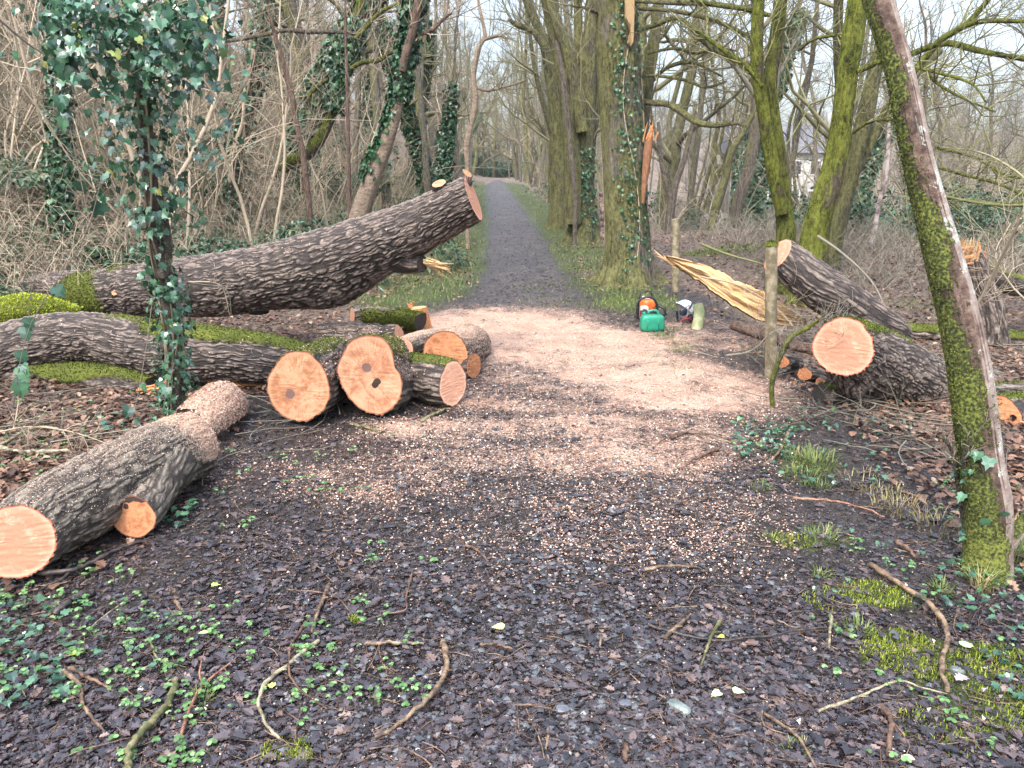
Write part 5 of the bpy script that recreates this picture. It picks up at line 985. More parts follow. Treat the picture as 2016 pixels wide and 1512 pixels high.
# ------------------------------------------------------------------ the wood
def tree_model(seed, Ht, r0, lo, nb, sub, tw_, lean=.08, multi=1, ivy=0, tmat=T_WOOD, wmat=TW_OLIVE, spread=.34, bend=.16, minr=.004, gone=1.0):
    """trunk, crown and perhaps ivy about the origin; returns the mesh data blocks"""
    rg = np.random.default_rng(seed); TG = Geo(); L1 = []; L2 = []; L3 = []; IG = []
    for m_ in range(multi):
        d = np.array([rg.normal(0, lean), rg.normal(0, lean), 1.]) + (np.array([math.cos(m_ * 2.4), math.sin(m_ * 2.4), 0]) * .28 if multi > 1 else 0)
        h = Ht * (1 if m_ == 0 else .6 + .35 * rg.random()); P, Rr = wob([.12 * m_ * (multi > 1), .1 * ((m_ * 7) % 3 - 1), -.3], d, h, r0 * (1 if m_ == 0 else .7), r0 * .12, 18, rg, bend, .25)
        Rr = r0 * (1 if m_ == 0 else .75) * (1 - np.linspace(0, 1, 18) ** 1.2 * .9); Rr[0] *= 1.35
        TG.tube(P, Rr, 10, False)
        IG.append((P, Rr))
        for _ in range(nb):
            k = lo + (1 - lo) * rg.random() ** .8; i = min(int(k * 17), 16); f = k * 17 - i; p = P[i] * (1 - f) + P[i + 1] * f
            a = rg.random() * 6.283; d2 = np.array([math.cos(a), math.sin(a), .25 + .8 * rg.random()]); l = h * spread * (1.15 - k) * (.5 + .8 * rg.random())
            q, r_ = wob(p, d2, l, max(Rr[i] * .5, minr * 2), minr * 1.3, 9, rg, .42, .2); L1.append((q, r_))
            for _ in range(sub):
                j = rg.integers(2, 9); j = min(j, 7); a = rg.normal(0, 1, 3); a[2] = a[2] * .6 + .25; ax = q[j + 1] - q[j]; ax /= np.linalg.norm(ax)
                q2, r2 = wob(q[j], ax * .7 + a * .6, l * (.25 + .35 * rg.random()), max(r_[j] * .6, minr * 1.3), minr, 6, rg, .45, .2); L2.append((q2, r2))
                for _ in range(tw_):
                    j2 = rg.integers(1, 5); a = rg.normal(0, 1, 3); ax = q2[j2 + 1] - q2[j2]; ax /= np.linalg.norm(ax)
                    q3, r3 = wob(q2[j2], ax * .7 + a * .55, l * (.12 + .2 * rg.random()), minr, minr * .6, 4, rg, .4, .2); L3.append((q3, r3))
    CG = Geo()
    for LL, S in ((L1, 5), (L2, 4), (L3, 3)):
        if LL: CG.tube(np.array([q for q, _ in LL]), np.array([r for _, r in LL]), S, False)
    objs = [TG.build('trunk', tmat, None), CG.build('crown', wmat, None)]
    if ivy:
        G = Geo()
        for P, Rr in IG:
            n = int(ivy / multi); k = rg.random(n) * .62; i = np.minimum((k * 17).astype(int), 16); f = (k * 17 - i)[:, None]; c = P[i] * (1 - f) + P[i + 1] * f
            a = rg.random(n) * 6.283; N = np.stack([np.cos(a), np.sin(a), 0 * a], -1); cl = fbm(c * 1.3 + seed, 2, seed)
            pos = c + N * (Rr[i] + (.05 + .5 * (k < .6) * cl ** 2) * rg.random(n) ** .8)[:, None]
            Y = N * .4 + [0, 0, -.8] + rg.normal(0, .5, (n, 3)); Y /= np.linalg.norm(Y, axis=1, keepdims=True); Z = N + [0, 0, .4] + rg.normal(0, .4, (n, 3)); X = np.cross(Y, Z); X /= np.linalg.norm(X, axis=1, keepdims=True)
            inst(G, DIA[0] * [1.5, 1, 1], DIA[1], pos, np.stack([X, Y, np.cross(X, Y)], -1), .09 + .08 * rg.random(n))
        objs.append(G.build('ivy', IVYD, None, False))
    for o in objs: COL.objects.unlink(o)
    return objs
def shrub_model(seed, Ht, ns, wmat, tw_=5, arch=.5, leaf=None, nleaf=0):
    rg = np.random.default_rng(seed); S1, S2, S3 = [], [], []
    for _ in range(ns):
        a = rg.random() * 6.283; d = np.array([math.cos(a) * arch, math.sin(a) * arch, 1.]); h = Ht * (.45 + .6 * rg.random())
        q, r_ = wob([rg.normal(0, .15), rg.normal(0, .15), -.05], d, h, .006 + .010 * rg.random(), .002, 9, rg, .3, -.06); S1.append((q, r_))
        for _ in range(tw_):
            j = rg.integers(2, 8); ax = q[j + 1] - q[j]; ax /= np.linalg.norm(ax)
            q2, r2 = wob(q[j], ax * .7 + rg.normal(0, .5, 3), h * (.15 + .25 * rg.random()), .004, .0018, 6, rg, .45, .1); S2.append((q2, r2))
            for _ in range(3):
                j = rg.integers(1, 5); ax = q2[j + 1] - q2[j]; ax /= np.linalg.norm(ax)
                q3, r3 = wob(q2[j], ax * .6 + rg.normal(0, .6, 3), h * (.06 + .12 * rg.random()), .0026, .0015, 4, rg, .4, .1); S3.append((q3, r3))
    G = Geo(); G.tube(np.array([q for q, _ in S1]), np.array([r for _, r in S1]), 5, False); o1 = G.build('stem', wmat, None)
    G = Geo(); 
    for LL, S in ((S2, 4), (S3, 3)): G.tube(np.array([q for q, _ in LL]), np.array([r for _, r in LL]), S, False)
    o2 = G.build('crown', wmat, None); objs = [o1, o2]
    if leaf:
        allp = np.concatenate([q for q, _ in S2 + S3]); pos = allp[rg.integers(0, len(allp), nleaf)] + rg.normal(0, .04, (nleaf, 3)); G = Geo()
        inst(G, OVAL[0] * [1.3, 1, 1], OVAL[1], pos, rots(rg.random(nleaf) * 6.283, -.5 + rg.normal(0, .5, nleaf), rg.normal(0, .4, nleaf), nleaf), .04 + .05 * rg.random(nleaf)); objs.append(G.build('foliage', leaf, None, False))
    for o in objs: COL.objects.unlink(o)
    return objs
def plant(objs, x, y, s, rz, name, label, cat, group, tilt=0.0, tdir=0.0, sink=0.0):
    t = empty(name, (x, y, hz(x, y) - sink), label, cat, group); t.scale = (s, s, s); t.rotation_euler = (tilt * math.cos(tdir), tilt * math.sin(tdir), rz)
    for o in objs: c = o.copy(); c.parent = t; c.location = (0, 0, 0); COL.objects.link(c)
    return t
TM = {
 'tan': [tree_model(101 + k, 11, .13, .12, 20, 6, 6, .12, 1, 0, T_BROWN, TW_TAN) for k in range(2)] + [tree_model(111, 10, .10, .1, 9, 5, 5, .15, 3, 0, T_WOOD, TW_TAN)],
 'ivy': [tree_model(121 + k, 12, .16, .25, 16, 6, 5, .10, 1, 5200, T_WOOD, TW_OLIVE) for k in range(2)] + [tree_model(125, 11, .12, .2, 9, 5, 5, .14, 2, 5200, T_WOOD, TW_TAN)],
 'olive': [tree_model(131 + k, 13, .17, .14, 22, 6, 6, .08, 1, 0, T_OLIVE, TW_OLIVE, bend=.2) for k in range(3)],
 'slim': [tree_model(141 + k, 14, .11, .3, 16, 5, 5, .05, 1, 0, T_WOOD, TW_OLIVE, .22, .1) for k in range(2)],
 'grey': [tree_model(151 + k, 12, .15, .12, 24, 7, 6, .12, 1, 0, T_BROWN, TW_GREY, bend=.22) for k in range(2)] + [tree_model(153, 10, .11, .1, 10, 6, 6, .16, 3, 0, T_OLIVE, TW_GREY)],
}
SH = {'tan': [shrub_model(201 + k, 3.0, 12, TW_TAN) for k in range(3)], 'olive': [shrub_model(211 + k, 2.6, 12, TW_OLIVE) for k in range(2)], 'grey': [shrub_model(221 + k, 2.4, 14, TW_GREY) for k in range(2)],
      'leafy': [shrub_model(231 + k, 1.5, 14, TW_OLIVE, 5, .7, EVERG, 1500) for k in range(2)], 'bramble': [shrub_model(241 + k, 1.0, 16, TW_TAN, 4, 1.1, BRAMB, 500) for k in range(2)]}
rg = np.random.default_rng(77)
placed = []
def spots(n, fx, y0, y1, dmin, p=0.0):
    out = []
    for _ in range(n * 40):
        if len(out) >= n: break
        y = y0 + (y1 - y0) * rg.random() ** (1 + p); x = fx(y, rg.random())
        if abs(x) > y * .78 + 2: continue
        dm = dmin * (1 + y / 60)
        if any((x - a) ** 2 + (y - b) ** 2 < dm * dm for a, b in placed[-400:]): continue
        out.append((x, y)); placed.append((x, y))
    return out
KIND = {'tan': 'tan-twigged bare tree', 'ivy': 'ivy-wrapped bare tree', 'olive': 'stout olive-barked bare tree', 'slim': 'slim straight bare tree', 'grey': 'grey-twigged bare tree'}
def wood(spots_, kinds, where, group, s0=.8, s1=1.25, tilt=0.0, tdir=None):
    for x, y in spots_:
        k = kinds[rg.integers(len(kinds))]; m_ = TM[k][rg.integers(len(TM[k]))]
        near = 'front' if y < 22 else 'middle' if y < 40 else 'depth'
        plant(m_, x, y, s0 + (s1 - s0) * rg.random(), rg.random() * 6.283, 'ivy_clad_tree' if k == 'ivy' else 'bare_tree', f'{KIND[k]} in the {near} of {where}', 'tree', f'{group}, {k} kind, {near}', tilt * rg.random(), tdir if tdir is not None else rg.random() * 6.28, .15)
wood(spots(30, lambda y, u: -foot(y) - .6 - u * 17, 15.5, 36, 1.25), ['tan', 'tan', 'ivy', 'tan', 'grey', 'olive'], 'the wooded left bank', 'trees on the left bank', .6, 1.1, .25, 1.6)
wood(spots(28, lambda y, u: -foot(y) - .3 - u * 30, 34, 75, 1.5), ['tan', 'ivy', 'slim', 'grey'], 'the wooded left bank', 'trees on the left bank', .9, 1.4)
wood(spots(26, lambda y, u: float(path_x(y)) - 1.8 - u * 2.6, 20, 95, 1.3), ['ivy', 'slim', 'olive', 'slim', 'tan', 'slim'], 'the row left of the path', 'trees left of the path', .8, 1.25)
wood(spots(26, lambda y, u: float(path_x(y)) + 1.9 + u * 1.5, 21, 95, 1.2), ['olive', 'slim', 'slim', 'olive', 'tan'], 'the row right of the path', 'trees right of the path', .8, 1.2)
wood(spots(40, lambda y, u: -9 + u * 22, 85, 130, 1.5), ['ivy', 'slim', 'olive', 'tan'], 'the far wood closing the path', 'trees closing the path', 1.0, 1.5)
wood(spots(34, lambda y, u: 4.6 + u * (y * .78 - 3), 18, 40, 1.5), ['grey', 'olive', 'grey', 'slim', 'grey', 'ivy'], 'the wood beyond the mound', 'trees on the right', .75, 1.15, .2)
wood(spots(44, lambda y, u: 4.5 + u * (y * .78 - 3), 40, 100, 2.2), ['grey', 'olive', 'grey', 'slim', 'tan'], 'the wood beyond the mound', 'trees on the right', .7, 1.1)
SK = {'tan': 'tangled tan-stemmed bush', 'olive': 'tangled olive-stemmed bush', 'grey': 'tangled grey-stemmed bush', 'leafy': 'low evergreen bush', 'bramble': 'low arching bramble'}
def bushes(spots_, kinds, where, group, s0=.7, s1=1.3):
    for x, y in spots_:
        k = kinds[rg.integers(len(kinds))]; m_ = SH[k][rg.integers(len(SH[k]))]; near = 'near edge' if y < 15 else 'depth'
        plant(m_, x, y, s0 + (s1 - s0) * rg.random(), rg.random() * 6.283, 'evergreen_bush' if k == 'leafy' else 'bramble_bush' if k == 'bramble' else 'bare_bush', f'{SK[k]} at the {near} of {where}', 'bush', f'{group}, {k} kind, {near}', .15 * rg.random(), rg.random() * 6)
placed = []
bushes(spots(18, lambda y, u: float(path_x(y)) - 5 + u * 11, 98, 116, .6), ['leafy', 'olive', 'leafy'], 'the far end of the path', 'bushes at the far end of the path', 2.0, 3.4)
bushes(spots(120, lambda y, u: -foot(y) - .2 - u * 14, 8.5, 28, .5, .3), ['tan', 'tan', 'bramble', 'tan', 'olive', 'leafy'], 'the scrub on the left bank', 'bushes on the left bank', .7, 1.7)
bushes(spots(34, lambda y, u: float(path_x(y)) - 2.0 - u * 3.0, 12, 40, .6, .3), ['bramble', 'leafy', 'olive', 'bramble', 'tan'], 'the scrub left of the path', 'bushes left of the path', .5, 1.0)
bushes(spots(22, lambda y, u: float(path_x(y)) + 2.0 + u * 3.0, 20, 55, .9, .3), ['olive', 'tan', 'bramble', 'grey'], 'the scrub right of the path', 'bushes right of the path', .6, 1.1)
bushes(spots(30, lambda y, u: 4.4 + u * (y * .75 - 2.0), 12.5, 34, .8, .3), ['grey', 'olive', 'olive', 'tan', 'leafy'], 'the scrub beyond the mound', 'bushes on the right', .7, 1.3)
bushes([(6.6, 8.4), (7.3, 9.2), (6.0, 9.6), (5.7, 8.0)], ['grey', 'tan'], 'the right-hand thicket', 'bushes by the snapped stump', .5, .8)
SAP = [tree_model(301 + k, 6.5, .030, .25, 10, 3, 3, .12, 1, 0, TW_TAN, TW_TAN, .2, .22, .003) for k in range(4)]
for k, (x, y) in enumerate(spots(54, lambda y, u: -foot(y) + .9 - u * 9, 9.5, 24, .5, .3)):
    nr = 'lower' if y < 15 else 'upper'; plant(SAP[k % 4], x, y, .6 + .7 * rg.random(), rg.random() * 6.28, 'sapling', f'thin pale bare sapling among the {nr} scrub of the left bank', 'sapling', f'pale saplings, {nr} scrub', .35 * rg.random(), rg.random() * 6, .1)
# evergreen undergrowth that can be told apart
def leafy(label, px, py, D, rx, rz_, n, size, mat, name='ivy_bush', tpl=IVY, seed=1):
    rg2 = np.random.default_rng(seed); c = at(px, py, D); zb = hz(c[0], c[1]); hgt = max(c[2] - zb, .2) + rz_
    t = empty(name, (c[0], c[1], zb), label, 'bush'); u = rg2.normal(0, 1, (n, 3)); u /= np.linalg.norm(u, axis=1, keepdims=True); u[:, 2] = np.abs(u[:, 2])
    rad = (.55 + .5 * fbm(u * 2.2 + seed, 3, seed)) * (.55 + .45 * rg2.random(n) ** .5); pos = np.array([c[0], c[1], zb]) + u * rad[:, None] * [rx * 1.4, rx * 1.4, hgt]
    Y = u * .5 + [0, -.2, -.5] + rg2.normal(0, .5, (n, 3)); Y /= np.linalg.norm(Y, axis=1, keepdims=True); Z = u + [0, 0, .6] + rg2.normal(0, .4, (n, 3)); X = np.cross(Y, Z); X /= np.linalg.norm(X, axis=1, keepdims=True)
    G = Geo(); inst(G, tpl[0], tpl[1], pos, np.stack([X, Y, np.cross(X, Y)], -1), size * (.5 + .8 * rg2.random(n))); G.build('foliage', mat, t, False)
    G = Geo(); k = 26; ee = pos[rg2.integers(0, n, k)]; P = np.stack([np.array([c[0], c[1], zb - .05]) * (1 - q) + ee * q + [0, 0, .12 * math.sin(q * 3)] for q in np.linspace(0, 1, 6)], 1); G.tube(P, np.full((k, 6), .006), 4, False); G.build('stem', TW_TAN, t)
leafy('rounded dark ivy bush behind the huge fallen trunk, near the left ivy-wrapped pole', 188, 490, 9.2, .40, .16, 2600, .06, IVYD, seed=3)
leafy('low dark green bush in the shade at the right, beyond the mound', 1650, 400, 24, 2.2, .5, 3600, .13, EVERG, 'evergreen_bush', OVAL, 4)
leafy('dense evergreen bush at the right edge behind the fallen limbs', 1960, 400, 17, 1.8, .5, 4200, .12, EVERG, 'evergreen_bush', OVAL, 5)
leafy('evergreen bush behind the near leaning tree', 1840, 390, 21, 2.0, .6, 3600, .12, EVERG, 'evergreen_bush', OVAL, 6)
leafy('dark bramble patch behind the left part of the huge fallen trunk', 300, 480, 9.4, .7, .12, 1500, .07, EVERG, 'bramble_bush', OVAL, 11)
leafy('blue-green bramble patch at the foot of the reddish dead sapling', 610, 430, 10.6, .8, .12, 1700, .075, EVERG, 'bramble_bush', OVAL, 12)
leafy('low bramble patch right of the pale leaning tree', 800, 405, 12.5, .9, .12, 1500, .075, BRAMB, 'bramble_bush', OVAL, 13)
leafy('large bramble thicket at the left edge behind the fallen trunks', 30, 420, 10.5, 1.2, .3, 2600, .075, BRAMB, 'bramble_bush', OVAL, 14)
leafy('patch of bramble leaves left of the path under the raised trunk', 560, 440, 10.5, .8, .1, 1500, .07, BRAMB, 'bramble_bush', OVAL, 7)
leafy('dark bramble patch just behind the middle of the huge fallen trunk', 430, 470, 9.6, .8, .12, 1600, .07, EVERG, 'bramble_bush', OVAL, 8)
# carpet of leaves and stems on the bank
x, y = scatter(150000, -200, 950, 7.2, 34, 1.35); x, y = keep(x, y, sstep(-1.6, .3, -x - foot(y)) * sstep(.36, .6, n2(x, y, .55, 3, 15))); n = len(x)
G = Geo(); inst(G, OVAL[0] * [1.4, 1, 1], OVAL[1], np.stack([x, y, H(x, y) + .35 * R_.random(n) ** 1.5], -1), rots(R_.random(n) * 6.283, R_.normal(0, .6, n), R_.normal(0, .5, n), n), .035 + .045 * R_.random(n)); stuff('bramble_carpet', G, BRAMB)
x, y = scatter(26000, -200, 950, 7.2, 34, 1.4); x, y = keep(x, y, sstep(-1.2, .5, -x - foot(y))); n = len(x)
a = R_.random(n) * 6.283; t_ = np.linspace(0, 1, 6)[None]; l = (.3 + .9 * R_.random(n))[:, None]
P = np.stack([x[:, None] + np.cos(a)[:, None] * l * t_ * .7, y[:, None] + np.sin(a)[:, None] * l * t_ * .7, H(x, y)[:, None] + l * np.sin(t_ * 2.3) * (.25 + .6 * R_.random((n, 1)))], -1)
G = Geo(); G.tube(P, np.full((n, 6), .0035) * (1 - .5 * t_), 3, False); stuff('dead_bramble_stems', G, TW_TAN)
x, y = scatter(14000, 1250, 2300, 9, 34, 1.4); x, y = keep(x, y, sstep(.4, .6, n2(x, y, .7, 2, 19)) * (x > 3.2)); n = len(x)
a = R_.random(n) * 6.283; l = (.2 + .7 * R_.random(n))[:, None]
P = np.stack([x[:, None] + np.cos(a)[:, None] * l * t_ * .6, y[:, None] + np.sin(a)[:, None] * l * t_ * .6, H(x, y)[:, None] + l * np.sin(t_ * 2.3) * (.15 + .5 * R_.random((n, 1)))], -1)
G = Geo(); G.tube(P, np.full((n, 6), .0035) * (1 - .5 * t_), 3, False); stuff('dead_scrub_stems', G, TW_GREY)
# far wood that reads as one mass
def far_wood(name, n, fx, y0, y1, mat, seed, s0=.8, s1=1.3):
    rg2 = np.random.default_rng(seed); G = Geo(); src = []
    for sd in (1, 2, 3):
        r3 = np.random.default_rng(sd); Bs = [wob([0, 0, 0], (0, 0, 1), 12, .16, .03, 9, r3, .12, .2)]; T_, Br = Bs[0]
        for _ in range(34):
            i = r3.integers(1, 8); a = r3.random() * 6.28; q, r_ = wob(T_[i], (math.cos(a), math.sin(a), .5 + .6 * r3.random()), 3.4 * r3.random() + .8, .05, .02, 9, r3, .4, .2); Bs.append((q, r_))
            for _ in range(7):
                j = r3.integers(2, 8); Bs.append(wob(q[j], r3.normal(0, 1, 3) + [0, 0, .6], .5 + 1.2 * r3.random(), .022, .012, 9, r3, .4, .2))
        src.append((np.array([b[0] for b in Bs])[:, ::2], np.array([b[1] for b in Bs])[:, ::2]))
    for _ in range(n):
        y = y0 + (y1 - y0) * rg2.random(); x = fx(y, rg2.random()); P, Rr = src[rg2.integers(3)]; s_ = s0 + (s1 - s0) * rg2.random(); a = rg2.random() * 6.28
        Q = P @ np.array([[math.cos(a), math.sin(a), 0], [-math.sin(a), math.cos(a), 0], [0, 0, 1]]) * s_ + [x, y, hz(x, y) - .2]; G.tube(Q, Rr * s_, 3, False)
    return stuff(name, G, mat, True)
far_wood('far_wood', 170, lambda y, u: -y * .25 + u * y * 1.1, 105, 210, TW_GREY, 5)
far_wood('bank_wood', 90, lambda y, u: -12 - u * 45, 45, 120, TW_TAN, 6, .6, 1.0)
# ------------------------------------------------------------------ fence
POSTW = plain('weathered_post_wood', (.13, .105, .06), .8, (.30, .25, .16), 14, b=.6)
def post(label, px0, py0, px1, py1, r, D, moss=False, mat=None, cutc=None):
    P = np.array([at(px0 + (px1 - px0) * k, py0 + (py1 - py0) * k, D) for k in np.linspace(0, 1, 30)]); zb = hz(P[0][0], P[0][1]) - .1; P = np.vstack([[P[0][0], P[0][1], zb], P]) if P[0][2] > zb else P
    rm = r * mpp(P[-1]); t = empty('fence_post', (P[0][0], P[0][1], zb + .1), label, 'post', 'posts of the wire fence'); G = Geo(); Rr = np.full(len(P), rm)
    ph = np.linspace(0, 6.283, 29)[:-1]; ln = len(P); V = P[:, None] + rm * (1 + .06 * (fbm(np.stack([np.tile(np.cos(ph) * 2, (ln, 1)), np.tile(np.sin(ph) * 2, (ln, 1)), np.tile(P[:, 2:3] * 1.5, (1, 28))], -1) + px0, 3, 2) - .5))[..., None] * np.stack([np.cos(ph), np.sin(ph), 0 * ph], -1)[None]
    V[-1, :, 2] += .012 * np.cos(ph)
    i = np.arange(ln - 1)[:, None] * 28; j = np.arange(28)[None]; k = (j + 1) % 28
    G.add(V.reshape(-1, 3), np.stack([i + j, i + k, i + 28 + k, i + 28 + j], -1).reshape(-1, 4)); endcap(G, P[-1] + V3(0, 0, .004), V[-1]); G.build('post', mat or POSTW, t)
    if moss:
        u = np.linspace(0, np.pi / 2, 7); G = Geo(); vv = [P[-1] + V3(math.cos(a) * math.cos(b), math.cos(a) * math.sin(b), math.sin(a) * .6) * rm * (1.13 + .12 * math.sin(5 * b)) for a in u for b in ph]; i = np.arange(6)[:, None] * 28
        G.add(vv, np.stack([i + j, i + k, i + 28 + k, i + 28 + j], -1).reshape(-1, 4)); ps = np.array(vv); n = 700; q = ps[R_.integers(0, len(ps), n)]; blades(G, q, R_.random(n) * 6.28, .8 * R_.random(n), .008 + .010 * R_.random(n), .003 + 0 * R_.random(n)); G.build('moss_cap', MOSSF, t, False)
    return P, t
pa, _ = post('nearest wooden fence post, capped with green moss, by the round cut face', 1517, 745, 1519, 484, 11.5, 5.85, True)
pb, _ = post('bare wooden fence post right of the big mossy trunk, sawn flat on top', 1330, 584, 1330, 431, 7.5, 9.75)
pc, _ = post('small fence post beside the left edge of the big mossy trunk', 1182, 476, 1180, 428, 5.5, 17.5)
pd, _ = post('slender fence post left of the dark peeling stem', 1170, 452, 1169, 388, 3.2, 19.5)
pe, _ = post('farthest fence post, just right of the many-stemmed tree', 1155, 455, 1158, 375, 4.2, 18.5)
traced('dark peeling dead stem between the fence posts and the big mossy trunk', 'dead_sapling', 'tree', [([(1190, 490, 6), (1188, 450, 6), (1187, 410, 6), (1184, 378, 6)], 15)], plain('peeling_bark', (.03, .018, .015), .8, (.4, .28, .24), 12), crown=False, seed=71, S=12, grow=0, amp=.15)
WIRE = plain('rusty_wire', (.10, .085, .075), .5, (.22, .2, .18), 30, .6)
wt = empty('wire_netting', pb[1], 'sagging rusty wire netting between the two nearest fence posts, hanging loose before the torn slab', 'fence wire'); G = Geo()
hA = np.array([.92, .78, .64, .50, .36, .22]); e0, e1 = pb[1], pa[1]
def wp_(u, h, sag=.25): return e0 * (1 - u) + e1 * u + V3(.25 * math.sin(u * 3.14), 0, h * (1 - .45 * math.sin(u * 3.14)) - sag * .2 * math.sin(u * 3.14))
for h in hA:
    P = np.array([wp_(u, h) + R_.normal(0, .008, 3) for u in np.linspace(0, 1, 40)]); capless_tube(G, P, np.full(40, .0014), 4)
for u in np.linspace(.03, .97, 24):
    P = np.array([wp_(min(1, max(0, u + .012 * math.sin(h * 20 + u * 60))), h) for h in np.linspace(.92, .05, 10)]); capless_tube(G, P, np.full(10, .0012), 4)
G.build('wire', WIRE, wt)
# ------------------------------------------------------------------ tools
def superbox(c, s, e=3.2, nu=40, nv=24, rz=0, top=1.0):
    u = np.linspace(-np.pi, np.pi, nu + 1)[:-1]; v = np.linspace(-np.pi / 2, np.pi / 2, nv)
    f = lambda a, k: np.sign(a) * np.abs(a) ** (2 / k)
    U, W = np.meshgrid(u, v); z = f(np.sin(W), e); k_ = 1 + (top - 1) * (z * .5 + .5)
    p = np.stack([f(np.cos(W), e) * f(np.cos(U), e) * k_, f(np.cos(W), e) * f(np.sin(U), e) * k_, z], -1) * np.array(s) / 2
    ca, sa = math.cos(rz), math.sin(rz); p = p @ np.array([[ca, sa, 0], [-sa, ca, 0], [0, 0, 1]]) + c
    i = np.arange(nv - 1)[:, None] * nu; j = np.arange(nu)[None]; k = (j + 1) % nu
    return p.reshape(-1, 3), np.stack([i + j, i + k, i + nu + k, i + nu + j], -1).reshape(-1, 4)
def sb(name, c, s, mat, parent, e=3.2, rz=0, top=1.0, extra=None):
    G = Geo(); G.add(*superbox(np.array(c), s, e, rz=rz, top=top)); 
    if extra: extra(G)
    return G.build(name, mat, parent)
CANG = plain('dirty_green_plastic', (.012, .25, .14), .38, (.03, .18, .115), 22, b=.15); ORP = plain('orange_plastic', (.85, .16, .025), .35, (.7, .12, .02), 12); BLKP = plain('black_plastic', (.018, .018, .022), .45); GRYP = plain('pale_grey_plastic', (.55, .53, .50), .4, (.42, .38, .34), 20)
WHP = plain('white_plastic', (.78, .78, .76), .35); REDS = plain('dark_red_strap', (.25, .02, .03), .6); STEEL = plain('oily_steel', (.25, .25, .26), .35, (.12, .11, .1), 20, .9); NAVY = plain('dark_navy_plastic', (.025, .03, .045), .3)
q = g(1284, 654); m_ = mpp(q)
t = empty('fuel_can', q, 'small green plastic fuel can standing in front of the chainsaw', 'fuel can')
def hand(G):
    a = np.linspace(0, np.pi, 22); P = np.stack([q[0] + .004 - np.cos(a) * .050, np.full(22, q[1] + .02), q[2] + .155 + np.abs(np.sin(a)) ** .6 * .052], -1); V_ = G.tube(P, np.full(22, .013), 12, False)
    P2 = np.array([[q[0] + .05, q[1] + .02, q[2] + .155 + .01], [q[0] + .085, q[1] + .02, q[2] + .158]]); 
sb('body', q + V3(0, .03, .082), (.245, .135, .17), CANG, t, 4.5, .1, .93, hand)
G = Geo(); stubby(G, np.array([q + V3(-.075, .03, .15), q + V3(-.088, .03, .185)]), np.array([.020, .020]), 20); G.build('cap', CANG, t)
G = Geo(); 
for k in (-1, 1): box(G, q + V3(k * .055 + .0, -.036, .082), (.006, .01, .10), 0, .1)
G.build('moulded_ridge', CANG, t)
q = g(1274, 634); t = empty('chainsaw', q, 'orange and grey chainsaw with a black hoop handle, behind the green can', 'chainsaw')
sb('engine_cover', q + V3(.01, .12, .165), (.16, .22, .13), ORP, t, 3.2, .15, .8)
sb('top_cover', q + V3(.0, .10, .236), (.085, .10, .02), WHP, t, 5)
sb('starter_cover', q + V3(-.035, .02, .09), (.10, .06, .15), GRYP, t, 3.5, .15)
sb('engine_housing', q + V3(.01, .12, .07), (.19, .24, .11), BLKP, t, 4, .15)
sb('red_label', q + V3(-.072, -.008, .085), (.018, .012, .07), REDS, t, 5)
G = Geo(); a = np.linspace(-2.55, -.1 + .35, 30); P = np.array([q + V3(-.015 + .108 * math.cos(x), -.03 + .02 * math.sin(x), .14 - .125 * math.sin(x)) for x in a]); P = np.vstack([[q + V3(-.10, -.02, .03)], P[::1]]); stubby(G, P, np.full(len(P), .0125), 12); G.build('front_handle', BLKP, t)
G = Geo(); P = np.array([q + V3(x, .20, z) for x, z in ((-.06, .20), (-.05, .27), (.0, .285), (.06, .28), (.075, .22))]); stubby(G, P, np.full(5, .009), 10); G.build('hand_guard', BLKP, t)
G = Geo(); P = np.array([q + V3(x, y, z) for x, y, z in ((.06, .10, .14), (.13, .10, .15), (.19, .08, .12), (.20, .07, .06), (.13, .09, .03), (.06, .1, .03))]); stubby(G, P, np.full(6, .016), 10); G.build('rear_handle', BLKP, t)
G = Geo(); stubby(G, np.array([q + V3(-.035, -.018, .10), q + V3(-.035, -.012, .10)]), np.array([.034, .034]), 24); G.build('recoil_starter', STEEL, t)
G = Geo(); box(G, q + V3(-.02, .40, .06), (.012, .40, .075)); G.build('guide_bar', STEEL, t)
q = g(1346, 636); t = empty('safety_helmet', q, 'white and dark forestry helmet lying on its side with ear defenders and visor', 'helmet')
u = np.linspace(0, 2 * np.pi, 33)[:-1]; v = np.linspace(0, 1.52, 14); ax_ = V3(.55, .2, .62); ax_ /= np.linalg.norm(ax_); e1_ = np.cross(ax_, V3(0, 1, 0)); e1_ /= np.linalg.norm(e1_); e2_ = np.cross(ax_, e1_); hc = q + V3(.01, .08, .115)
def dome(r, c, ax, e1, e2, sx=1.0, sy=1.0, vv=v): return np.array([[c + r * (math.cos(b) * ax + math.sin(b) * (sx * math.cos(a) * e1 + sy * math.sin(a) * e2)) for a in u] for b in vv])
def domeparts(name, D_, mat, parent, thick=.004, c=None):
    G = Geo(); nv, nu = D_.shape[:2]; i = np.arange(nv - 1)[:, None] * nu; j = np.arange(nu)[None]; k = (j + 1) % nu; f = np.stack([i + j, i + k, i + nu + k, i + nu + j], -1).reshape(-1, 4)
    G.add(D_.reshape(-1, 3), f); D2 = c + (D_ - c) * (1 - thick / .1); G.add(D2.reshape(-1, 3), f[:, ::-1]); rim = np.concatenate([D_[-1], D2[-1]]); G.add(rim, np.stack([np.arange(nu), (np.arange(nu) + 1) % nu, (np.arange(nu) + 1) % nu + nu, np.arange(nu) + nu], -1)); return G.build(name, mat, parent)
domeparts('shell', dome(.115, hc, ax_, e1_, e2_, 1.0, 1.15), WHP, t, .006, hc)
G = Geo()
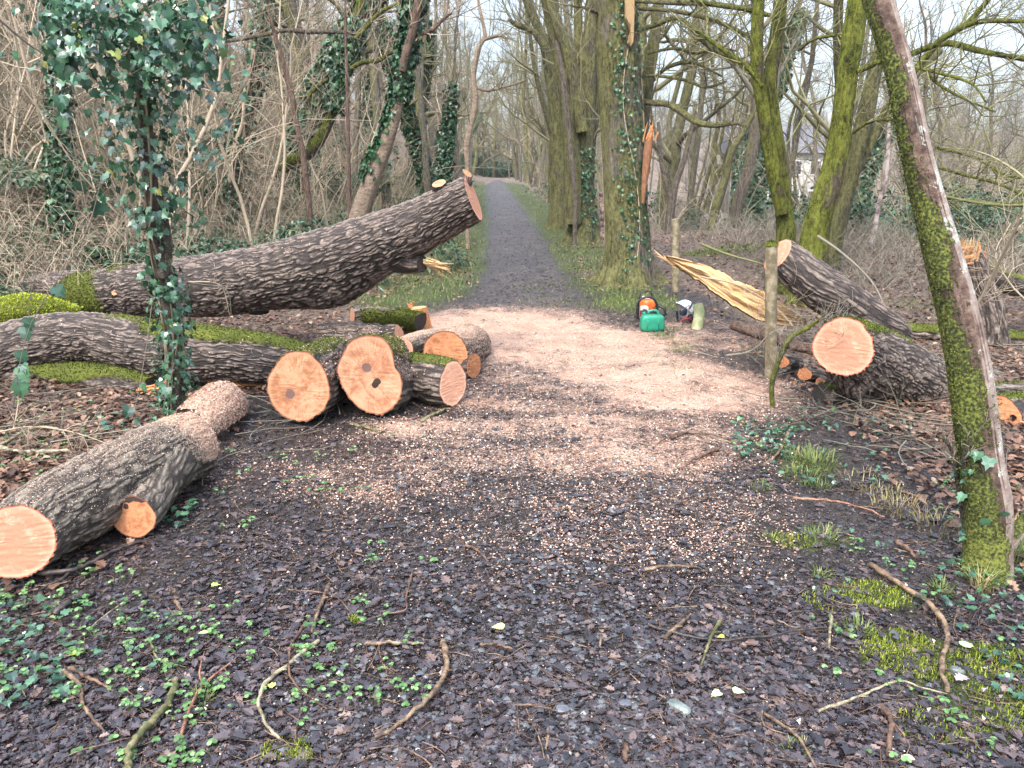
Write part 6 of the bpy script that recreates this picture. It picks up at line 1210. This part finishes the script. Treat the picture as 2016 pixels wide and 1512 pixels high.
for k in (-.9, -.3, .3, .9):
    P = np.array([hc + .118 * (math.cos(b) * ax_ + math.sin(b) * (math.cos(k + 2.4) * e1_ + 1.15 * math.sin(k + 2.4) * e2_)) for b in np.linspace(-1.4, 1.45, 20)]); capless_tube(G, P, np.full(20, .011), 6)
G.build('dark_stripe', NAVY, t)
sb('ear_defender', q + V3(-.02, -.045, .125), (.085, .05, .085), NAVY, t, 2.3, .3); sb('ear_defender', q + V3(.075, .03, .05), (.06, .07, .075), NAVY, t, 2.3, .3)
G = Geo(); P = np.array([q + V3(-.02, -.05, .16), q + V3(.03, -.04, .19), q + V3(.07, .0, .17)]); stubby(G, P, np.full(3, .004), 8); G.build('ear_defender_arm', STEEL, t)
G = Geo(); P = np.array([q + V3(-.03, -.03, .03), q + V3(.0, -.05, .055), q + V3(.04, -.045, .055), q + V3(.07, -.02, .03)]); stubby(G, P, np.full(4, .012), 8); G.build('strap', REDS, t)
G = Geo(); a = np.linspace(-.9, .9, 14); P0 = np.array([q + V3(-.085 + .03 * math.cos(x), .02 - .05 * math.sin(x), .03 + 0 * x) for x in a]); V_ = np.vstack([P0, P0 + V3(-.01, 0, .09)]); n_ = 14; i_ = np.arange(13)
G.add(V_, np.stack([i_, i_ + 1, i_ + 1 + n_, i_ + n_], -1)); V2_ = V_ + V3(.004, 0, 0); G.add(V2_, np.stack([i_ + n_, i_ + 1 + n_, i_ + 1, i_], -1)); G.build('mesh_visor', NAVY, t, False)
# ------------------------------------------------------------------ far things
HW = plain('cream_render', (.42, .41, .36), .8, (.34, .33, .30), 1.2); RF = plain('slate_roof', (.10, .10, .12), .7, (.16, .16, .18), 3); GL = plain('dark_window_glass', (.03, .035, .045), .15); WF = plain('white_window_frame', (.8, .8, .8), .5)
hb = at(1592, 372, 62); zb = hb[2] - 2.0; t = empty('house', (hb[0], hb[1] + 3, zb), 'pale cream house with dark windows glimpsed through the trees on the right', 'house')
G = Geo(); box(G, V3(hb[0] - 1, hb[1] + 3, zb + 2.3), (9, 6, 4.8)); G.build('wall', HW, t)
G = Geo(); x0, x1, y0, y1, z0, z1 = hb[0] - 5.9, hb[0] + 3.9, hb[1] - .4, hb[1] + 6.4, zb + 4.7, zb + 6.9
G.add([(x0, y0, z0), (x1, y0, z0), (x1, y1, z0), (x0, y1, z0), (x0, (y0 + y1) / 2, z1), (x1, (y0 + y1) / 2, z1)], [[0, 1, 5, 4], [2, 3, 4, 5], [0, 3, 2, 1]]); G.add([(x0, y0, z0), (x0, y1, z0), (x0, (y0 + y1) / 2, z1), (x1, y0, z0), (x1, y1, z0), (x1, (y0 + y1) / 2, z1)], [[0, 2, 1], [3, 4, 5]]); rf = G.build('roof', RF, t, False)
G = Geo(); box(G, V3(hb[0] + 2.5, hb[1] + 3, zb + 7.1), (.7, .7, 1.5)); G.build('chimney', HW, rf)
for wx, wz in ((-1.15, 1.35), (.35, 1.35), (-3.6, 1.35), (2.2, 1.35), (-1.15, 3.6), (.35, 3.6), (-3.6, 3.6), (2.2, 3.6)):
    G = Geo(); box(G, V3(hb[0] + wx, hb[1] - .03, zb + wz), (.95, .1, 1.15)); wd = G.build('window', WF, t, False); G = Geo(); box(G, V3(hb[0] + wx, hb[1] - .09, zb + wz), (.75, .04, .95)); G.build('pane', GL, wd, False)
q = at(1490, 458, 16.5); q[2] = hz(q[0], q[1]); t = empty('stone_slab', q, 'pale grey slab lying tilted at the far edge of the mound', 'slab'); G = Geo()
V_ = np.array([at(a_, b_, c_) for a_, b_, c_ in ((1474, 462, 16.2), (1500, 466, 16.0), (1512, 452, 16.6), (1492, 448, 16.8))]); V_ = np.vstack([V_, V_ - [0, 0, .07]]); G.add(V_, [[0, 1, 2, 3], [7, 6, 5, 4], [0, 4, 5, 1], [1, 5, 6, 2], [2, 6, 7, 3], [3, 7, 4, 0]]); G.build('slab', plain('pale_concrete', (.5, .49, .46), .8, (.35, .34, .3), 8), t, False)
# distant walker in orange
def walker(x, y):
    z = hz(x, y); me = bpy.data.meshes.new('person'); J = [(0, 0, .92), (0, 0, 1.12), (0, 0, 1.40), (0, 0, 1.52), (0, 0, 1.66), (-.19, 0, 1.38), (-.27, 0, 1.12), (-.26, -.08, .88), (.19, 0, 1.38), (.27, .02, 1.12), (.25, -.06, .88), (-.10, 0, .86), (-.11, -.04, .48), (-.12, .02, .06), (-.12, -.12, .03), (.10, 0, .86), (.12, .06, .48), (.12, .12, .06), (.12, -.0, .03)]
    E = [(0, 1), (1, 2), (2, 3), (3, 4), (2, 5), (5, 6), (6, 7), (2, 8), (8, 9), (9, 10), (0, 11), (11, 12), (12, 13), (13, 14), (0, 15), (15, 16), (16, 17), (17, 18)]
    rad = [.15, .15, .16, .065, .10, .075, .055, .04, .075, .055, .04, .10, .07, .05, .045, .10, .07, .05, .045]
    me.from_pydata([(x + a_, y + b_, z + c_) for a_, b_, c_ in J], E, []); o = bpy.data.objects.new('person', me); COL.objects.link(o); sm = o.modifiers.new('s', 'SKIN'); me.skin_vertices.new() if not me.skin_vertices else None
    for i_, r_ in enumerate(rad): me.skin_vertices[0].data[i_].radius = (r_, r_ * .8)
    me.skin_vertices[0].data[0].use_root = True; o.modifiers.new('d', 'SUBSURF').levels = 1; o.modifiers['d'].render_levels = 1; me.materials.append(plain('dark_clothes', (.03, .03, .04), .8))
    prop(o, 'distant person in an orange jacket and dark trousers where the path enters the wood', 'person')
    G = Geo(); G.add(*superbox(V3(x, y, z + 1.2), (.38, .28, .66), 3.6, 24, 14)); 
    for s_ in (-1, 1): stubby(G, np.array([(x + s_ * .18, y, z + 1.42), (x + s_ * .25, y, z + 1.15), (x + s_ * .24, y - .07, z + .93)]), np.array([.065, .055, .05]), 10)
    j_ = G.build('jacket', plain('orange_jacket', (.9, .17, .04), .7), None); j_.parent = o
walker(-1.05, 106)
# ------------------------------------------------------------------ sticks, stones and bright leaves
def stick(label, kind, r, pts, forks=(), lift=.4, name='stick', taper=.5, knob=True):
    out = []; G = Geo()
    for k, path in enumerate([pts] + list(forks)):
        W_ = np.array([g(a_, b_) for a_, b_ in path]); rm = r * .85 * mpp(W_[0]) * (1 if k == 0 else .6); n = max(10, 5 * len(path)); C = catmull(np.column_stack([W_, np.zeros(len(W_))]), n)[:, :3]
        C[:, 2] = H(C[:, 0], C[:, 1], False) + .006 + rm * lift + .010 * np.sin(np.linspace(0, 3.14, n)) * (1 if len(path) > 2 else .3)
        C += np.random.default_rng(int(r * 10 + len(out) + path[0][0])).normal(0, rm * .22, C.shape); rad_ = rm * (1 - (1 - taper) * np.linspace(0, 1, n) ** 1.5)
        rad_ = rad_ * (1 + .22 * (np.sin(np.linspace(0, 11 + path[0][0] % 7, n)) > .8)); stubby(G, C, rad_, 9); out.append(C)
        if knob and k == 0 and len(path) > 2:
            i_ = n // 3; d_ = V3(.02, -.015, .012); stubby(G, np.array([C[i_], C[i_] + d_]), np.array([rm * .55, rm * .3]), 6)
    o = G.build(name, stickmat(kind)); return prop(o, label, 'stick', 'sticks on the muddy ground')
stick('thick curved tan stick, the longest near the bottom centre', 'tan', 6.5, [(872, 1270), (880, 1330), (850, 1385), (790, 1430), (738, 1462)])
stick('short straight tan stick lying level above the long curved one', 'tan', 5, [(717, 1270), (776, 1274), (835, 1277)])
stick('short dark stick beside the pale yellow leaf at the bottom centre', 'brown', 4.5, [(943, 1278), (980, 1280), (1012, 1283)])
stick('pale lichen-spotted hooked stick at the bottom, left of centre', 'pale', 5, [(627, 1270), (563, 1318), (523, 1359), (510, 1396), (526, 1437), (552, 1462)])
stick('tan stick lying steeply above the pale hooked stick', 'tan', 5, [(648, 1152), (632, 1200), (614, 1246)])
stick('thin brown arching twig touching a moss clump', 'brown', 2.6, [(508, 1158), (578, 1162), (653, 1177), (694, 1212)])
stick('thin twig bent like an elbow right of the moss clump', 'brown', 2.4, [(812, 1128), (800, 1180), (799, 1212), (764, 1216), (705, 1232)])
stick('long thin brown twig with two bends left of the pale hooked stick', 'brown', 3.2, [(608, 1223), (575, 1277), (569, 1322), (589, 1366), (645, 1403)])
stick('short curved tan stick lying before the big branch stub', 'tan', 5, [(340, 1143), (347, 1188), (392, 1228)], [[(336, 1140), (332, 1200), (360, 1215)]])
stick('reddish forked stick left of the bottom centre', 'red', 4, [(357, 1459), (383, 1396), (405, 1355), (465, 1299)], [[(403, 1355), (394, 1335), (403, 1277)]])
stick('long black stick running from the left log end towards the branch stub', 'dark', 6, [(67, 1143), (141, 1140), (193, 1110), (242, 1080), (316, 1052)], [[(141, 1140), (120, 1165), (90, 1176)]])
stick('charred-looking thick dark stick under the left log end', 'dark', 9, [(182, 1175), (150, 1192), (108, 1221)], taper=.8)
stick('knobbly tan stick in the left corner, zigzagging down', 'tan', 5, [(126, 1328), (160, 1360), (164, 1396), (208, 1446)])
stick('brown stick lying beside the knobbly tan one', 'brown', 5, [(138, 1325), (182, 1350), (225, 1364)])
stick('thick mossy curved stick at the bottom left', 'mossy', 8, [(346, 1340), (335, 1389), (297, 1441), (262, 1485), (255, 1530)], taper=.9)
stick('short brown stick left of the reddish fork', 'brown', 4.5, [(432, 1266), (409, 1287)])
stick('long thin straw-coloured twig pointing up the slope from the left corner', 'pale', 2, [(268, 1166), (225, 1200), (178, 1240)])
stick('slender mossy twig in the middle of the left foreground', 'mossy', 3, [(275, 1236), (296, 1262), (309, 1298), (340, 1308), (366, 1316)])
stick('straight tan stick at the edge of the sawdust, right of centre', 'tan', 4.5, [(1268, 1128), (1320, 1126), (1372, 1121)])
stick('stubby yellowish stick with a moss spot crossing the dark twig', 'tan', 5, [(1309, 1263), (1335, 1242), (1361, 1218)])
stick('long dark twig sweeping across the right foreground', 'dark', 3.4, [(1276, 1238), (1340, 1255), (1417, 1278), (1460, 1266), (1512, 1264), (1580, 1250), (1650, 1246)], [[(1410, 1276), (1370, 1298), (1320, 1318)]])
stick('grey-green stick standing across the long dark twig', 'mossy', 4.2, [(1418, 1225), (1400, 1265), (1380, 1311)])
stick('tiny upright tan stick in the mud at the bottom, right of centre', 'tan', 3.4, [(1183, 1257), (1182, 1285)])
stick('short straight tan stick near the bottom edge, right of centre', 'tan', 3.8, [(1080, 1440), (1076, 1482)])
stick('thin dark stick lying flat near the bottom edge, right of centre', 'brown', 3, [(1015, 1394), (1055, 1405), (1098, 1410)])
stick('stumpy rotten stick at the bottom edge', 'brown', 7, [(1231, 1472), (1230, 1506)], taper=.9)
stick('long bent tan stick beside the bright moss in the right foreground', 'tan', 6, [(1714, 1118), (1772, 1162), (1828, 1203), (1862, 1268), (1852, 1322), (1864, 1376)], taper=.65)
stick('short straight pale stick crossing the tip of the long dark twig', 'pale', 4, [(1636, 1221), (1631, 1282)])
stick('thin pale bark-stripped stick at the lower right', 'pale', 3.6, [(1610, 1408), (1698, 1374), (1768, 1351), (1815, 1368), (1860, 1378)])
stick('thick grey stick curving down at the lower right', 'brown', 6, [(1735, 1392), (1752, 1430), (1750, 1465), (1744, 1497)], taper=.9)
stick('tan stick running out of the bottom edge at the right', 'tan', 3.8, [(1505, 1416), (1568, 1470), (1610, 1530)])
stick('stick half buried in sawdust right of the path', 'brown', 4.5, [(1412, 888), (1380, 905), (1350, 918)])
stick('thin stick with a fork on the sawdust below the fence post', 'brown', 3, [(1320, 868), (1345, 858), (1395, 862), (1440, 870)], [[(1345, 858), (1310, 872), (1290, 884)]])
stick('slim stick lying in the grass right of the sawdust', 'tan', 3.5, [(1555, 850), (1532, 900), (1502, 925)])
stick('small brown stick on the chip-strewn mud in the middle', 'brown', 3.4, [(918, 1080), (935, 1092), (960, 1111)])
stick('greenish twig lying in front of the notched log section', 'mossy', 3.2, [(690, 838), (720, 845), (755, 852), (792, 850)])
stick('moss-tufted stick propped against the tall oval cut face', 'mossy', 4.2, [(828, 832), (855, 820), (884, 804)])
stick('crumbling brown stick in the leaves below the grass tufts', 'brown', 5, [(1760, 1075), (1785, 1090), (1800, 1110)])
stick('reddish twig lying left of the near leaning tree', 'red', 3, [(1560, 992), (1620, 1000), (1700, 1015), (1740, 1030)])
o = stick('pale lichen-crusted branch broken near its end, left edge behind the long log', 'pale', 6, [(-30, 893), (40, 898), (80, 899), (140, 893), (152, 912), (165, 930)], [[(0, 890), (60, 860), (110, 855), (140, 872), (150, 900)], [(70, 893), (95, 905), (130, 918)], [(90, 890), (160, 880), (215, 884)], [(160, 880), (165, 845), (192, 815), (235, 818)], [(110, 856), (100, 885), (80, 890)]], lift=1.2)
stick('splintered orange wood chip behind the long log', 'red', 5, [(128, 902), (150, 918)], knob=False); stick('curled piece of reddish bark leaning on the long log', 'red', 7, [(186, 910), (205, 898), (222, 888)], knob=False)
def bright(label, px, py, sz, col_, yaw, tpl=HEART, gr=None):
    p = g(px, py); G = Geo(); inst(G, tpl[0], tpl[1], (p + V3(0, 0, .02))[None], rots(np.array([yaw]), np.array([.12]), np.array([.1]), 1), np.array([sz])); o = G.build('fallen_leaf', plain('leaf_' + str(px), col_, .45, tuple(c * .8 for c in col_), 40), None, False)
    prop(o, label, 'leaf')
bright('pale yellow-green leaf on the mud at the bottom centre', 992, 1246, .045, (.55, .62, .22), 1.2)
bright('round light green leaf at the right edge of the foreground', 1898, 1284, .048, (.48, .70, .28), -.8)
bright('yellow-green leaf under a stick in the right foreground', 1418, 1374, .036, (.55, .66, .30), 1.9)
bright('light green heart-shaped leaf beside its twin in the right foreground', 1442, 1372, .036, (.50, .68, .32), -1.7)
bright('small yellow leaf beside the long dark twig', 1425, 1266, .024, (.7, .62, .08), 1.4)
bright('light green leaf left of the reddish fork', 412, 1256, .036, (.40, .62, .18), 1.5, OVAL)
bright('yellow leaf by the pale hooked stick', 540, 1362, .026, (.70, .68, .12), 1.0, IVY)
bright('yellow-green leaf lying alone on dark mud left of centre', 418, 1162, .032, (.42, .58, .12), -1.3, IVY)
bright('pinkish fallen oak leaf below the long bent stick', 1880, 1350, .055, (.42, .32, .33), -1.2, OAK)
bright('pale tan leaf at the bottom edge, lower right', 1800, 1508, .035, (.60, .45, .25), 1.0, OVAL)
bright('long yellowing leaf in the left foreground', 135, 1300, .045, (.45, .55, .12), -1.1, OVAL)
def stone(label, px, py, rx, ry, rz_, col_, seed, yaw=0.0):
    p = g(px, py); v_, f_ = superbox(V3(0, 0, 0), (2, 2, 2), 2.4, 36, 20); v_ = v_ * (1 + .35 * (fbm(v_ * 1.3 + seed, 3, seed) - .5))[:, None] * [rx, ry, rz_]; ca, sa = math.cos(yaw), math.sin(yaw); v_ = v_ @ np.array([[ca, sa, 0], [-sa, ca, 0], [0, 0, 1]]) + p + [0, 0, rz_ * .4]
    G = Geo(); G.add(v_, f_); prop(G.build('stone', plain('stone_' + str(seed), col_, .25, tuple(c * .6 for c in col_), 30, b=.3)), label, 'stone')
stone('smooth wet greenish stone in the right foreground', 1336, 1396, .038, .020, .016, (.16, .19, .17), 3, -.7)
stone('grey angular stone beside the long bent stick', 1882, 1326, .026, .018, .018, (.13, .15, .13), 5, -.4)
stone('flat grey stone near the bottom, right of the thin dark stick', 1108, 1398, .022, .018, .008, (.14, .145, .16), 7)
stone('small rounded pebble near the bottom edge in the centre', 1258, 1412, .012, .010, .008, (.17, .18, .19), 8)
stone('dark flat stone in the mud right of the bottom centre', 1230, 1384, .026, .018, .007, (.10, .105, .12), 9)
stone('light grey flake of slate left of the bottom centre', 986, 1268, .022, .014, .005, (.2, .21, .22), 10)
# fallen twiggy branches and the air
def brushy(label, pts, D, r, n, L, seed, mat=None, name='fallen_branch'):
    rg2 = np.random.default_rng(seed); P, Rr = pl([(a_, b_, r) for a_, b_ in pts], D, 14); zz = H(P[:, 0], P[:, 1]); P[:, 2] = np.maximum(P[:, 2], zz + .01); t = empty(name, P[0], label, 'branch'); G = Geo(); Rr = Rr * np.linspace(1, .4, 14); G.tube(P, Rr, 6, False)
    G.build('stem', mat or TW_GREY, t); G = Geo(); twigs(G, P, Rr, n, L, rg2, 2, .003, up=.1, lo=.1, sides=3, minr=.0011); G.build('twig', mat or TW_GREY, t)
brushy('springy grey branch with many thin twigs trailing below the big fallen trunk', [(1880, 880), (1800, 860), (1700, 850), (1610, 800)], (4.2, 4.9), 2.5, 16, .4, 1)
brushy('second thin twiggy branch lying across the leaves in front of the big fallen trunk', [(1900, 905), (1830, 930), (1750, 880), (1650, 860)], (3.9, 4.6), 2.2, 14, .35, 2)
brushy('wiry branch tangled around the foot of the moss-topped post', [(1430, 700), (1480, 690), (1530, 650), (1600, 660)], (5.6, 5.4), 2, 14, .3, 3)
brushy('pale brushwood lying on the mound behind the torn slab', [(1380, 545), (1450, 560), (1520, 600), (1560, 640)], (7.0, 6.4), 2, 16, .4, 4, TW_TAN)
brushy('arching bare branch over the mound above the upper fallen trunk', [(1610, 465), (1660, 500), (1720, 560), (1755, 640)], (7.5, 6.6), 3, 8, .5, 5)
brushy('dry twiggy branch lying behind the long foreground log', [(0, 850), (60, 840), (140, 850), (230, 880)], (4.3, 4.0), 2, 18, .3, 6, TW_TAN)
brushy('mossy dead branch lying on the mound left of the upper fallen trunk', [(1380, 480), (1430, 500), (1500, 520), (1520, 535)], (9.5, 8.4), 3, 10, .4, 7, TW_GREEN)
brushy('tangle of pale twigs at the right edge before the snapped stump', [(2030, 600), (1990, 560), (1960, 500), (1990, 440)], (4.8, 5.0), 2, 18, .5, 8, TW_TAN)
brushy('pale bare branch reaching in from the right edge above the snapped stump', [(2050, 380), (1990, 330), (1930, 300), (1860, 290)], (6.0, 6.8), 3, 20, .7, 9, TW_OLIVE)
brushy('low mossy branch reaching in from the right edge at head height', [(2060, 400), (1980, 405), (1900, 395), (1835, 380)], (6.5, 7.6), 4, 18, .7, 10, TW_GREEN)
brushy('thin bare branch hanging in front of the left bank', [(380, 130), (430, 200), (450, 260), (520, 330)], (7.5, 8), 2, 26, .6, 11, TW_TAN)
brushy('wiry tan branch crossing the scrub left of the ivy tree', [(0, 120), (80, 220), (150, 330), (230, 420)], (7.0, 7.6), 2.2, 30, .6, 12, TW_TAN)
brushy('dark thin branch hanging at the top left corner', [(0, 40), (60, 90), (120, 130), (160, 210)], (6.0, 6.6), 2.2, 20, .5, 13, TW_GREY)
brushy('curling dry ivy vine hanging off the huge fallen trunk', [(370, 555), (420, 556), (440, 570), (452, 620)], (5.0, 5.1), 1.6, 6, .1, 14, TW_TAN)
G = Geo(); box(G, V3(0, 90, 22), (520, 520, 80)); hzo = G.build('haze', None, None, False); hzo.data.materials.clear(); hm = bpy.data.materials.new('haze'); hm.use_nodes = True; hm.node_tree.nodes.clear()
ho = hm.node_tree.nodes.new('ShaderNodeOutputMaterial'); hv = hm.node_tree.nodes.new('ShaderNodeVolumePrincipled'); hv.inputs['Color'].default_value = (.9, .92, .96, 1); hv.inputs['Density'].default_value = .0004; hv.inputs['Anisotropy'].default_value = .2
hm.node_tree.links.new(hv.outputs[0], ho.inputs['Volume']); hzo.data.materials.append(hm); prop(hzo, kind='stuff')
